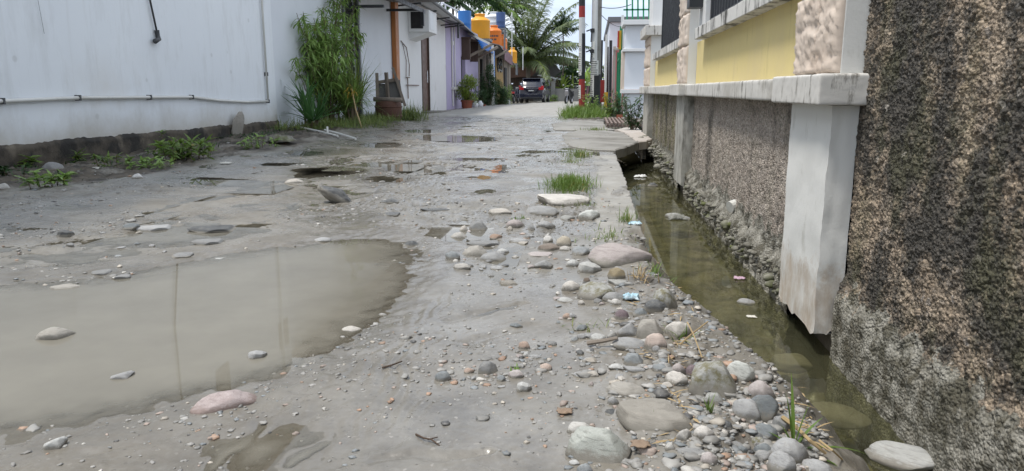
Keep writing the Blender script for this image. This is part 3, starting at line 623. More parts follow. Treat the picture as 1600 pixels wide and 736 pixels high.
STONES = [
 (747,361,30,17,'grey',A,'rounded upright grey cobble at the back of the stone cluster on the road'),
 (725,362,15,14,'cream',S,'small cream cobble left of the upright grey cobble'),
 (717,373,28,11,'buff',S,'buff cobble with an orange tint at the left tip of the stone cluster'),
 (743,401,44,19,'buff',S,'plump long grey-brown cobble at the front of the stone cluster on the road'),
 (770,408,42,13,'grey',S,'flat grey cobble right of the plump grey-brown cobble'),
 (722,421,28,10,'buff',S,'low buff stone at the foremost left of the stone cluster on the road'),
 (775,374,21,9,'orange',S,'small orange oval cobble in the middle of the stone cluster'),
 (805,356,31,14,'pink',S,'domed pinkish brown cobble beside a sprig of green grass'),
 (847,337,54,16,'grey',S,'wide low grey boulder below the flat pale boulder with grass'),
 (781,335,38,10,'cream',S,'cream elongated cobble under a dark wet ridge'),
 (921,344,35,18,'green',A,'pale greenish angular stone by the edge of the concrete kerb'),
 (887,344,24,8,'pale',S,'pale flat cobble between the grey boulder and the greenish angular stone'),
 (853,356,30,11,'grey',S,'flat grey cobble in the grass left of the kerb'),
 (856,379,16,15,'white',S,'white streaked round cobble left of the ochre stone'),
 (881,385,24,21,'ochre',S,'upright yellow ochre cobble behind the long pinkish boulder'),
 (857,392,36,12,'brown',S,'brown cobble with an orange flank left of the ochre stone'),
 (883,392,18,8,'buff',S,'small buff cobble lying at the foot of the upright ochre cobble'),
 (907,399,29,15,'blue',S,'bluish green cobble left of the long pinkish boulder'),
 (842,401,42,9,'pink',F_,'thin pinkish slab stone on the silt left of the ochre stone'),
 (849,419,31,14,'grey',A,'low mud-covered grey stone alone in the wet silt'),
 (811,379,31,8,'grey',F_,'thin grey slab stone in the middle of the road'),
 (795,445,31,8,'buff',F_,'thin buff slab stone alone in the wet silt near the bank'),
 (896,417,24,12,'pale',S,'pale grey oval cobble left of the grey faceted cobble'),
 (921,427,38,19,'pale',A,'pale faceted cobble below the left end of the long pinkish boulder'),
 (757,385,56,11,'grey',F_,'long grey ridge-like slab stone across the stone cluster'),
 (786,396,20,8,'pale',S,'small pale cobble right of the grey ridge-like stone'),
 (968,416,99,36,'pink',S,'largest long pinkish grey boulder lying across the bank by the ditch'),
 (963,437,27,25,'ochre',A,'pointed ochre stone leaning in front of the long pinkish boulder'),
 (893,455,31,17,'cream',S,'cream cobble at the left of the mossy boulder'),
 (931,467,60,27,'moss',S,'grey boulder with a brown mossy flank in the stone bank'),
 (1038,481,42,34,'moss',S,'oblong mossy grey-green boulder at the very edge of the ditch',35),
 (1025,488,40,20,'dark',S,'dark grey cobble left of the oblong boulder at the ditch edge',12),
 (971,500,23,17,'purple',S,'dull purple cobble behind the pointed grey boulder'),
 (1001,494,25,13,'blue',S,'blue-grey flat cobble right of the purple cobble'),
 (982,528,36,38,'grey',A,'pointed grey boulder standing upright in the stone bank'),
 (1015,527,41,30,'buff',A,'blocky grey-brown boulder right of the pointed grey boulder'),
 (1058,529,42,28,'cream',A,'cream and brown boulder at the water beside the dry straws'),
 (962,476,17,9,'white',S,'small white cobble left of the crumpled blue wrapper'),
 (934,474,14,8,'grey',S,'small round grey cobble under the mossy boulder'),
 (908,476,11,7,'cream',S,'small cream pebble left of the mossy boulder'),
 (883,473,25,8,'pale',S,'pale flat pebble on the silt left of the mossy boulder'),
 (887,499,17,10,'orange',S,'orange pebble alone on the silt at the edge of the stone bank'),
 (958,470,34,13,'grey',S,'curved grey cobble under the crumpled blue wrapper'),
 (917,442,12,11,'brown',S,'small brown round cobble behind the mossy boulder'),
 (966,446,30,11,'pale',F_,'pale slab stone behind the mossy boulder'),
 (1024,546,35,28,'orange',S,'orange-brown boulder in front of the blocky grey-brown boulder'),
 (1025,550,14,10,'grey',S,'small grey cobble leaning on the orange-brown boulder'),
 (983,546,52,18,'grey',S,'loaf-shaped grey cobble in front of the pointed boulder'),
 (934,533,25,12,'pale',S,'pale cobble left of the loaf-shaped grey cobble'),
 (990,572,32,21,'blue',A,'dark blue-grey angular block in the middle of the bank'),
 (909,530,17,9,'grey',S,'grey cobble at the left margin beside the pale cobble'),
 (924,567,20,8,'cream',A,'yellowish white chip alone on the silt'),
 (926,589,20,9,'cream',S,'cream oval pebble below the yellowish white chip'),
 (964,578,27,11,'pale',A,'streaked pale chip left of the blue-grey block'),
 (990,581,34,9,'grey',F_,'thin grey slab in front of the blue-grey block'),
 (1028,570,17,9,'pale',A,'bluish white chip right of the blue-grey block'),
 (1031,580,25,11,'blue',S,'blue-grey cobble left of the pink and peach cobbles'),
 (1060,584,22,17,'pink',S,'pink round cobble touching the peach cobble'),
 (1056,601,35,20,'cream',S,'peach oval cobble left of the humped greenish boulder',-15),
 (1083,592,28,23,'purple',S,'purple-brown boulder half behind the humped greenish boulder'),
 (1112,617,72,54,'moss',A,'tall humped greenish white boulder at the water edge with a rubber band'),
 (1154,597,44,33,'green',S,'smooth flat greenish boulder tilted behind the humped boulder',0),
 (977,620,60,21,'buff',S,'low olive-grey boulder split by a groove'),
 (958,633,18,16,'grey',S,'grey cobble under the olive-grey grooved boulder'),
 (1023,671,120,54,'buff',F_,'widest flat grey-beige slab boulder in the foreground bank'),
 (934,722,97,52,'green',A,'large angular whitish green block at the bottom of the photo'),
 (907,679,41,19,'white',A,'white and brown wedge-shaped stone behind the whitish green block'),
 (1100,686,32,19,'cream',S,'smooth cream cobble right of the widest flat slab boulder'),
 (1069,689,23,17,'buff',A,'leaning greenish wedge left of the smooth cream cobble'),
 (1047,703,16,15,'white',S,'small clean white pebble under the widest flat slab boulder'),
 (1080,716,46,15,'grey',S,'teardrop-shaped grey stone near the bottom edge'),
 (1108,728,27,20,'pink',S,'round pinkish flat pebble right of the teardrop-shaped stone'),
 (913,742,25,16,'blue',S,'pale blue-green pebble cut by the bottom edge below the angular block'),
 (897,727,17,8,'pale',S,'pale pebble tucked under the left end of the angular block'),
 (954,648,19,12,'dark',F_,'slate sliver left of the widest flat slab boulder',40),
 (1188,627,42,32,'pink',S,'pinkish grey boulder half in the ditch water'),
 (1165,656,44,31,'grey',S,'round speckled grey boulder in the right foreground bank'),
 (1190,657,52,38,'blue',S,'long blue-grey boulder sloping to the water behind the round speckled boulder',35),
 (1115,630,28,16,'pale',A,'pale faceted cobble below the tall humped boulder'),
 (1194,688,36,24,'blue',S,'blue-grey oval cobble above the weed tuft'),
 (1133,672,20,14,'dark',S,'dark olive cobble above the small cream pebble'),
 (1162,671,17,10,'cream',S,'small cream cobble below the round speckled boulder'),
 (1130,681,14,9,'cream',S,'cream pebble beside the smooth cream cobble'),
 (1233,724,58,35,'grey',S,'big speckled grey boulder by the weed tuft at the bottom right',25),
 (1220,738,40,36,'grey',S,'rounded light grey boulder in front of the big speckled boulder'),
 (1191,712,29,17,'blue',S,'dark blue cobble left of the big speckled boulder',20),
 (1159,710,17,14,'blue',S,'small bluish cobble left of the dark blue cobble'),
 (1178,724,14,15,'cream',S,'upright cream pebble left of the rounded light grey boulder'),
 (1184,699,22,15,'moss',S,'mossy olive cobble below the blue-grey oval cobble'),
 (1275,742,40,20,'grey',S,'grey boulder cut by the bottom edge near the ditch'),
 (1222,674,30,25,'grey',A,'mottled grey stone by the twigs at the water'),
 (692,596,26,16,'blue',S,'pale blue-grey oval cobble alone on the smooth silt'),
 (762,585,31,20,'grey',S,'mauve grey cobble with a pale ridge in the small pebble group'),
 (783,596,14,17,'blue',S,'upright blue cobble in the small pebble group'),
 (806,591,25,13,'pink',S,'pinkish grey wedge cobble beside the tiny sprig'),
 (819,546,19,13,'orange',S,'orange cobble at the back of the small pebble group'),
 (823,558,13,10,'pale',S,'pale round pebble in front of the orange cobble'),
 (853,579,19,11,'orange',S,'orange-brown cobble at the right of the small pebble group'),
 (733,584,16,9,'orange',S,'peach pebble left of the mauve grey cobble'),
 (806,512,21,7,'blue',S,'thin blue-grey pebble alone on the silt above the pebble group'),
 (863,540,14,7,'grey',S,'grey pebble right of the small pebble group'),
 (819,612,24,15,'pale',A,'pale broken stone below the small pebble group'),
 (836,560,23,7,'grey',F_,'thin grey slab pebble in the small pebble group'),
 (351,640,94,27,'redpink',S,'big pinkish red boulder at the near shore of the large puddle',12),
 (88,531,46,17,'buff',S,'rounded brown stone rising from the large puddle, farthest left'),
 (193,594,32,11,'grey',A,'small grey stone breaking the surface of the large puddle'),
 (403,561,28,13,'grey',A,'grey stone breaking the puddle below the reflected vents'),
 (524,318,58,22,'dark',Q,'dark pointed rock jutting up at a slant from the muddy road'),
 (331,367,68,14,'dark',F_,'dark wet slab with a whitish top, left of the road centre'),
 (325,383,46,11,'grey',F_,'grey mud-covered slab below the whitish-topped slab'),
 (643,385,27,9,'dark',S,'dark round cobble at the far right tip of the large puddle'),
 (240,361,52,10,'grey',F_,'pale grey slab bedded flat in the mud on the left'),
 (550,520,33,10,'cream',S,'cream flat stone at the right shore of the large puddle'),
 (103,369,21,9,'dark',A,'small black stone at the far left of the road'),
 (83,267,26,13,'grey',S,'grey rounded lump lying at the foot of the plinth'),
 (205,358,23,9,'blue',S,'bluish stone left of the pale bedded slab'),
 (89,702,29,15,'pale',A,'pale chip on the mud in the bottom left corner'),
 (460,286,30,7,'cream',S,'cream flat stone in front of the small middle puddle'),
 (215,279,16,8,'white',S,'whitish lump left of the dark puddle by the wall'),
 (104,453,40,9,'buff',F_,'buff slab among the gravel above the large puddle'),
 (880,321,84,22,'cream',F_,'flat pale boulder in front of the bright grass tuft'),
 (6,298,20,11,'white',S,'whitish stone at the left edge below the wall'),
 (681,330,50,5,'dark',F_,'long thin dark slab lying on the road'),
 (608,318,30,8,'dark',Q,'dark clod right of the pointed rock'),
 (612,337,26,7,'dark',F_,'flat dark stone below the dark clod'),
 (505,378,24,7,'grey',S,'low grey stone above the far shore of the large puddle'),
 (285,402,30,8,'grey',F_,'grey slab near the far shore of the large puddle'),
 (342,408,24,6,'pale',F_,'pale slab just above the far shore of the large puddle'),
 (560,416,18,4,'grey',S,'low stone rim in the far right of the large puddle'),
]
for r in STONES:
    yaw = r[7] if len(r) > 7 else random.uniform(-12, 12)
    til = (0, 0); sk = .42
    if 'pointed rock jutting' in r[6]: til = (0, 30); sk = .05
    if 'whitish top' in r[6]: sk = 0.0
    if 'tilted behind' in r[6]: til = (12, 8)
    if 'greenish wedge' in r[6]: til = (0, -25)
    pstone(*r[:7], z0=-.004 if ('rising from' in r[6] or 'breaking' in r[6]) else None, yaw=yaw, tilt=til, sink=sk, name='boulder' if 'boulder' in r[6] else 'rock' if ' rock' in r[6] else 'stone')
# stones in the ditch
for px, py, w, h, mt, lab, z in ((1302,668,96,30,'buff','broad beige boulder under water near the bottom of the ditch',-.30), (1412,742,100,36,'pale','pale boulder rising out of the ditch water at the near wall',-.25),
    (1235,585,60,26,'buff','drowned flat stone in the middle of the ditch',-.36), (1165,478,26,9,'grey','grey stone at the foot of the tan render by the water',-.25),
    (1052,342,26,8,'pale','pale lump in the water left of the wall foot',-.25), (1020,293,16,7,'dark','dark clod in the far ditch water',-.25),(1070,345,16,6,'grey','grey pebble beside the soaked bag in the water',-.25)):
    pstone(px, py, w, h, mt, S, lab, z0=z, sink=.1, name='boulder' if 'boulder' in lab else 'stone')
# repeats nothing tells apart, by colour and place
ZONES = [  # px box, count, mean size px, label tail, group
 ((700,345,860,425), 24, 11, 'in the stone cluster on the road', 'pebbles of the stone cluster'),
 ((865,430,1060,620), 62, 12, 'between the boulders of the ditch bank', 'pebbles of the ditch bank'),
 ((1040,600,1240,735), 46, 13, 'between the foreground boulders by the ditch', 'pebbles of the foreground bank'),
 ((730,535,880,620), 22, 9, 'in the small pebble group on the silt', 'pebbles of the small pebble group'),
 ((20,355,330,450), 12, 12, 'scattered on the mud above the large puddle', 'pebbles above the large puddle'),
]
CT = {'grey': ('grey', 'small grey pebble'), 'blue': ('blue', 'small blue-grey pebble'), 'cream': ('cream', 'small cream pebble'), 'pink': ('pink', 'small pinkish pebble'), 'dark': ('dark', 'small dark pebble')}
for (x0, y0, x1, y1), n, sz, tail, grp in ZONES:
    for i in range(n):
        k = random.choice(('grey', 'grey', 'grey', 'grey', 'blue', 'cream', 'pink', 'dark', 'grey'))
        px = random.triangular(x0, x1, (x0+x1)/2); py = random.uniform(y0, y1)
        if 'foreground' in tail: px = random.uniform(1030+(py-600)*.6, 1130+(py-600)*1.0)
        if 'ditch bank' in tail: px = random.uniform(870+max(0, py-540)*.6, 985+(py-430)*.42)
        w = sz*random.lognormvariate(0, .35)*(.7+.6*(py-y0)/(y1-y0))
        pstone(px, py, w, w*random.uniform(.3, .55), CT[k][0], random.choice((S, A, A, F_)), CT[k][1]+' '+tail, yaw=random.uniform(0, 180), sink=.4, name='pebble', group=CT[k][1].replace('small ', '')+'s'+' '+tail)
# fine gravel: too many to count
def gravel(n):
    t = (1+5**.5)/2
    iv = np.array([(-1,t,0),(1,t,0),(-1,-t,0),(1,-t,0),(0,-1,t),(0,1,t),(0,-1,-t),(0,1,-t),(t,0,-1),(t,0,1),(-t,0,-1),(-t,0,1)], float); iv /= np.linalg.norm(iv[0])
    it = np.array([(0,11,5),(0,5,1),(0,1,7),(0,7,10),(0,10,11),(1,5,9),(5,11,4),(11,10,2),(10,7,6),(7,1,8),(3,9,4),(3,4,2),(3,2,6),(3,6,8),(3,8,9),(4,9,5),(2,4,11),(6,2,10),(8,6,7),(9,8,1)])
    ed = {}; vl = list(iv); fl = []
    def mid(a, b):
        k = (min(a, b), max(a, b))
        if k not in ed: m = (vl[a]+vl[b]); vl.append(m/np.linalg.norm(m)); ed[k] = len(vl)-1
        return ed[k]
    for a, b, c in it:
        ab, bc, ca = mid(a, b), mid(b, c), mid(c, a); fl += [(a, ab, ca), (b, bc, ab), (c, ca, bc), (ab, bc, ca)]
    iv = np.array(vl); it = np.array(fl); k = len(iv)
    # candidates spread evenly over the ground as it is seen, thinned by patchiness
    px = RNG.uniform(-60, 1290, n*6); py = 215+RNG.random(n*6)**1.15*560
    cx = px-800; cy = 368-py; fh = FPX*ct+cy*st_; rz = -FPX*st_+cy*ct; tt = -CH/rz
    X = (-fh*sp_+cx*cp)*tt; Y = (fh*cp+cx*sp_)*tt
    dens = .03+.34*ss(-.1, .4, gn(X*1.3, Y*.9, 12)+.35*gn(X*5, Y*4, 13))
    dens += .42*np.exp(-((X-.22)/.22)**2)*ss(.7, 1.1, Y)*(1-ss(3, 3.5, Y)) + .5*np.exp(-(((X+.12)/.35)**2+((Y-3.4)/.6)**2))
    dens *= 1-.85*np.exp(-(((X+.3)/.45)**4+((Y-1.6)/.8)**4))
    dens += .35*np.exp(-(((px-760)/110)**2+((py-580)/35)**2))+.25*np.exp(-(((px-560)/110)**2+((py-540)/40)**2))
    dens *= np.where((X > .03) & (Y > 3.3), .25, 1)*(Y < 17)*(X > -4.4)
    bk = np.exp(-((X-.24)/.19)**2)*ss(.7, 1.1, Y)*(1-ss(2.9, 3.3, Y))+.8*np.exp(-(((X+.10)/.25)**2+((Y-3.3)/.45)**2))+.5*np.exp(-(((px-810)/60)**2+((py-565)/30)**2))
    sel = (RNG.random(n*6) < dens) & (X < np.interp(Y, SHORE_Y, SHORE_X)+.03); X = X[sel][:n]; Y = Y[sel][:n]; bk = bk[sel][:n]; n = len(X)
    Zg = terrain(X, Y); dist = np.sqrt(X**2+Y**2+.36)
    size = np.clip(RNG.lognormal(-5.75, .5, n)*(.6+.26*dist), .0012, .028)
    size = np.where(RNG.random(n) < .17*bk, np.clip(RNG.lognormal(-4.75, .38, n), .004, .018), size)
    A_ = iv[None]*(1+.28*RNG.normal(size=(n, k, 1)).clip(-1, 1))*np.stack([np.ones(n), RNG.uniform(.55, 1, n), RNG.uniform(.22, .55, n)], 1)[:, None, :]*size[:, None, None]
    th = RNG.random(n)*2*np.pi; c, s = np.cos(th)[:, None], np.sin(th)[:, None]
    Vx = A_[..., 0]*c-A_[..., 1]*s+X[:, None]; Vy = A_[..., 0]*s+A_[..., 1]*c+Y[:, None]; Vz = A_[..., 2]+(Zg+size*.06)[:, None]
    V = np.stack([Vx, Vy, Vz], -1).reshape(-1, 3); F = (it[None]+(np.arange(n)*k)[:, None, None]).reshape(-1, 3)
    pal = np.array([(.24,.235,.22)]*5+[(.33,.32,.3)]*3+[(.2,.22,.23)]*2+[(.24,.235,.22)]*4+[(.42,.38,.32), (.34,.27,.23), (.08,.08,.08), (.34,.22,.15), (.5,.48,.44)])
    cc = pal[RNG.integers(0, len(pal), n)]*RNG.uniform(.75, 1.2, (n, 1))
    C = np.concatenate([np.repeat(cc, k, 0), np.ones((n*k, 1))], 1)
    tag(link('gravel', npmesh('gravel', V, F, True, None, dict(Col=C)), MT['gravel']), 'loose fine gravel strewn over the mud of the road', 'gravel', kind='stuff')
gravel(8500)
# ------------------------------------------------------------------ rough walls and fence on the right
def rough_grid(name, y0, y1, z0, z1, x, dy, dz, amp, seed, m, parent, lump=1.0, foot=None, back=.18, calm=None):
    "pebble-dash face looking towards -X, really displaced, closed behind"
    Y, Zz = np.meshgrid(np.arange(y0, y1+dy/2, dy), np.arange(z0, z1+dz/2, dz)); nr, nc = Y.shape
    y = Y.ravel(); z = Zz.ravel()
    wv = .35*fbm(y*9, z*9, 3, seed)
    d1, v1 = cells(y*44+wv, z*44+wv, seed); d2, v2 = cells(y*95+wv, z*95, seed+5)
    d3, v3 = cells(y*150+wv, z*150, seed+7)
    h = amp*(.5*np.clip(.75-d1, 0, 1)*(v1 > .35)*(.3+v1)+.5*np.clip(.7-d2, 0, 1)*(v2 > .3)*(.3+v2)+.32*np.clip(.7-d3, 0, 1)*(.3+v3)+.5*fbm(y*26, z*26, 4, seed+2)+lump*.55*fbm(y*3.2, z*2.6, 3, seed+9))
    if calm: h = h*(1-.72*calm(y, z))
    xx = x-h
    if foot: xx = xx-foot(y, z)
    V = np.stack([xx, y, z], 1); F = gridfaces(nr, nc)
    b0 = len(V); V = np.concatenate([V, [(x+back, y0, z0), (x+back, y1, z0), (x+back, y1, z1), (x+back, y0, z1)]])
    me = npmesh(name, V, F, True); o = link(name, me, m, parent)
    o.data.transform(Matrix.Translation(-BASE[parent.name])) if parent else None
    return o
def worn(o, vox, k):
    "remesh a cast piece finely and roughen it so arrises are chipped and uneven"
    m = o.modifiers.new('Voxel', 'REMESH'); m.mode = 'VOXEL'; m.voxel_size = vox; m.use_smooth_shade = True
    for nm, sz, st in (('wear_fine', .03, .45), ('wear_broad', .16, .8)):
        tx = bpy.data.textures.get(nm) or bpy.data.textures.new(nm, 'CLOUDS'); tx.noise_scale = sz; tx.noise_depth = 3
        d = o.modifiers.new('Wear', 'DISPLACE'); d.texture = tx; d.strength = k*st; d.mid_level = .55; d.texture_coords = 'OBJECT' if False else 'LOCAL'
    return o
nw = thing('pebble_dash_wall', 'tall rough pebble-dash wall streaked black with algae, nearest on the right', 'wall', (.8, 1.2, 0))
def foot_near(y, z):
    n = .07*gn(y*3.2, z*0+3, 33)+.05*fbm(y*14, z*9, 4, 36)
    lip = ss(.03, -.08, z+n)*.03
    return lip+.010*fbm(y*16, z*20, 4, 38)*ss(.1, -.15, z)
rough_grid('rendered_face', .35, 2.335, -.42, 1.35, .803, .0026, .0028, .0125, 21, MT['rough'], nw, foot=foot_near, calm=lambda y, z: ss(-.02, -.10, z+.07*gn(y*3.2, z*0+3, 33)+.05*fbm(y*14, z*9, 4, 36)))
MB().box(.83, 1.05, -3, 2.325, -.5, 1.9).build('wall_core', MT['conc_wall'], nw)
MB().box(.80, .829, -3, .36, -.5, 1.9).box(.80, .829, .36, 2.325, 1.345, 1.9).build('upper_face', MT['rough'], nw)

fe = thing('fence_wall', 'roadside fence wall with white pillars, yellow panels and a weathered concrete cap', 'fence', (.8, 2.3, 0))
PIL = [(2.34, 2.79, -.170), (5.97, 6.50, -.150), (9.80, 10.60, -.125)]
for i, (a, c, zb) in enumerate(PIL):
    m = MT['pillar'] if i == 0 else MT['pillar_dirty']
    # lower pillar with a slightly ragged foot
    ny, nz = 26, 46; V = []; 
    ring = [(.80, a)]+[(.80+(.72-.80)*k/8, a) for k in range(1, 9)]+[(.72, a+(c-a)*k/14) for k in range(1, 15)]+[(.72+(.80-.72)*k/4, c) for k in range(1, 5)]
    for k in range(nz):
        z = zb+(.5545-zb)*k/(nz-1)
        for (x, y) in ring:
            w = .0030*gn(np.array([y*9+x*30]), np.array([z*9]), 4)[0]+.0012*gn(np.array([y*40]), np.array([z*40+x*30]), 6)[0]
            dz = (.02*gn(np.array([y*14.]), np.array([x*22.]), 7)[0]+(.02 if x > .76 else 0)) if k == 0 else 0
            V.append((x-w*(x < .79), y+w*(y < (a+c)/2), z+dz))
    n = len(ring); F = [(k*n+j+1, k*n+j, (k+1)*n+j, (k+1)*n+j+1) for k in range(nz-1) for j in range(n-1)]
    b = MB(); b.add(V, F); b.add([(x, y, zb+.006) for x, y in ring], [tuple(range(n))])
    o = b.build('pillar', m, fe, smooth=True); o['label'] = ['clean white lower pillar with a rusty stained foot', 'grimy lower pillar in the middle', 'grimy farthest lower pillar'][i]
    md = o.modifiers.new('Edge', 'EDGE_SPLIT'); md.split_angle = R(35)
# rough panels between the pillars
def foot_far(y, z):
    n = .06*gn(y*2.6, z*0+1, 43)+.05*fbm(y*11, z*8, 4, 46)
    return ss(-.04, -.12, z+n)*.04+.035*fbm(y*17, z*17, 4, 48)*ss(.02, -.12, z)
o = rough_grid('lower_panel', 2.79, 5.98, -.42, .56, .80, .0085, .0075, .012, 51, MT['rough2'], fe, lump=.5, foot=foot_far); o['label'] = 'tan pebble-dash lower panel'
o = rough_grid('lower_panel', 6.49, 9.81, -.42, .56, .80, .014, .011, .014, 61, MT['rough3'], fe, lump=.7, foot=foot_far); o['label'] = 'mossy green pebble-dash lower panel'
MB().box(.79, 1.0, 2.3, 2.8, -.5, -.12).box(.78, 1.0, 5.9, 6.56, -.5, -.11).box(.78, 1.0, 9.75, 10.65, -.5, -.08).build('footing', MT['plinth'], fe)
MB().box(.86, 1.02, 2.345, 10.6, -.5, 1.02).build('wall_core', MT['conc_wall'], fe)
# cap band
b = MB()
for (a, c, zb) in PIL: b.box(.662, .90, a-.055, c+.075, .556, .648)
worn(b.build('pillar_cap', MT['cap'], fe), .0065, .006)
b = MB()
b.box(.715, .90, 2.79+.077, 5.97-.057, .557, .645); b.box(.715, .90, 6.50+.077, 9.80-.057, .557, .645)
worn(b.build('cap_band', MT['cap'], fe), .008, .006)
# yellow panels and ledges
b = MB(); b.box(.80, .90, 2.792, 5.968, .646, .962); b.build('yellow_panel', MT['yellow'], fe)
b = MB(); b.box(.80, .90, 6.502, 9.798, .646, .962); b.build('yellow_panel', MT['yellow'], fe)
for a, c in ((2.793, 5.60), (6.503, 9.45)):
    b = MB(); b.box(.728, .94, a, c, .958, 1.035); worn(b.build('ledge', MT['ledge'], fe), .008, .006)
b = MB()
b.box(.80, .90, 5.61, 5.968, .962, 1.6)
b.build('return_wall', MT['white'], fe)
# upper pillars: painted core with split-stone facing on the road side
for i, (a, c, zb) in enumerate(PIL):
    top = (1.9, 1.75, 1.28)[i]
    b = MB().box(.735, 1.02, a+.004, c-.004, .647, top); o = b.build('upper_pillar', MT['white'] if i else MT['pillar'], fe, bevel=.004)
    if i == 2:
        MB().box(.65, 1.06, a-.09, c+.09, 1.28, 1.40).build('pillar_cap', MT['cap'], fe, bevel=.006)
        MB().box(.75, 1.0, a+.1, c-.1, 1.40, 2.6).build('upper_pillar', MT['white'], fe, bevel=.005)
    # facing blocks
    z = .649; k = 0
    while z < top-.02:
        hh = min((.26, .29, .24, .27)[(k+i) % 4], top-z); cut = a+.005+(c-a)*(.38, .72, .5)[k % 3]
        for (u0, u1) in ((a+.003, cut), (cut, c-.003)):
            ny = max(6, int((u1-u0)/(.0085*(1+.5*i)))); nz = max(5, int(hh/(.0085*(1+.5*i))))
            Yg, Zg = np.meshgrid(np.linspace(u0+.002, u1-.002, ny), np.linspace(z+.002, z+hh-.002, nz))
            yy, zz = Yg.ravel(), Zg.ravel()
            e = np.minimum(np.minimum(yy-u0, u1-yy), np.minimum(zz-z, z+hh-zz)); ed = ss(0, .005, e+.002*gn(yy*80, zz*80, 3))
            rr = .018*fbm(yy*9, zz*11, 6, 90+k)+.007*(1-np.abs(gn(yy*16, zz*22, 91+i)))**3+.005*(1-np.abs(gn(yy*40, zz*52, 95+k)))**2+.004*fbm(yy*90, zz*90, 2, 97); rr = rr+.014+.006*gn(np.array([k*3.1]), np.array([u0*5]), 2)[0]
            x = .7345-(rr*ed+.002)
            V = np.stack([x, yy, zz], 1); F = gridfaces(nz, ny)
            # side skirts back to the core
            rim = list(range(ny))+[j*ny+ny-1 for j in range(1, nz)]+[(nz-1)*ny+j for j in range(ny-2, -1, -1)]+[j*ny for j in range(nz-2, 0, -1)]
            nb = len(V); V = np.concatenate([V, np.stack([np.full(len(rim), .7365), yy[rim], zz[rim]], 1)])
            F = np.concatenate([F, [(rim[q], nb+q, nb+(q+1) % len(rim), rim[(q+1) % len(rim)]) for q in range(len(rim))]])
            me = npmesh('stone_facing', V, F, False); o = link('stone_facing', me, MT['clad'], fe); o.data.transform(Matrix.Translation(-BASE[fe.name]))
        z += hh+.001; k += 1
# steel railings above the ledges
for a, c in ((2.82, 5.6), (6.55, 9.45)):
    b = MB(); b.box(.83, .87, a, c, 1.052, 1.10); b.box(.83, .87, a, c, 1.95, 1.99)
    n = int((c-a)/.105)
    for j in range(n+1): y = a+(c-a)*j/n; b.box(.842, .858, y-.009, y+.009, 1.10, 1.95)
    b.box(.83, .87, a, a+.04, 1.052, 1.99); b.box(.83, .87, c-.04, c, 1.052, 1.99)
    b.build('railing', MT['black_steel'], fe)
MB().box(.70, .80, 5.75, 5.9, 1.2, 1.34).build('hinge_block', MT['black_steel'], fe)
# broken drain pipe stub in the tan panel
tag(MB().tube([(.765, 4.10, -.03), (.80, 4.12, -.02)], .032, 14).build('pipe_stub', MT['pvc'], loc=(.79, 4.12, .02), smooth=False), 'broken pale pipe stub poking out of the tan pebble-dash panel', 'pipe')
# muddy heap of rubble along the wall foot
def rubble(y0, y1, n, x0, x1, z0, z1, s, name, label):
    V = []; F = []; base = POOL['rough'][0]
    bv = np.array([v.co[:] for v in base.vertices]); 
    import bmesh
    bm = bmesh.new(); bmesh.ops.create_icosphere(bm, subdivisions=2, radius=1); iv = np.array([v.co[:] for v in bm.verts]); it = np.array([[v.index for v in f.verts] for f in bm.faces]); bm.free()
    for i in range(n):
        sc = s*random.lognormvariate(0, .4); d = 1+.3*fbm(iv[:,0]*1.4+i*3, iv[:,1]*1.4+iv[:,2]+i, 3, 5)
        q = iv*d[:, None]*np.array([sc*random.uniform(.7, 1.3), sc*random.uniform(.8, 1.6), sc*random.uniform(.5, .8)])
        q = q+np.array([random.uniform(x0, x1), random.uniform(y0, y1), random.uniform(z0, z1)]); F.append(it+len(iv)*i); V.append(q)
    me = npmesh(name, np.concatenate(V), np.concatenate(F), True); return tag(link(name, me, MT['rubble']), label, 'rubble', kind='stuff')
def m_rubble():
    t = NT('mossy_rubble'); n = t.noise(9, 6, .7)
    c = t.mix(t.ramp(n, [(.35, 0), (.65, 1)]), (.07, .065, .05), (.27, .26, .22))
    c = t.mix(t.ramp(t.noise(5, 5, .65), [(.52, 0), (.66, .85)]), c, (.085, .10, .02))
    return t.set(c, .85, t.bump(t.noise(80, 5, .7), .5, .004))
MT['rubble'] = m_rubble()
rubble(2.85, 5.9, 260, .735, .785, -.20, -.10, .012, 'rubble', 'crumbled mossy cement lumps along the foot of the fence wall')
rubble(6.6, 9.6, 160, .71, .78, -.20, -.06, .018, 'rubble', 'mossy lumps along the farther foot of the fence wall')
rubble(8.75, 9.9, 40, .60, .76, -.12, .01, .024, 'rubble', 'broken cement lumps under the end of the ramp')
tag(MB().box(.80, 1.1, 10.62, 14.7, -.5, .012).build('drain_wall', MT['plinth']), 'grimy concrete side of the drain beyond the fence end', 'wall')
# ------------------------------------------------------------------ houses on the left
WX = -4.45
h1 = thing('white_house', 'nearest white house with a long blank wall above a mouldy dark plinth', 'house', (WX, 5, 0))
MB().box(WX-6, WX, -4, 10.20, .16, 4.0).build('wall', MT['plaster'], h1)
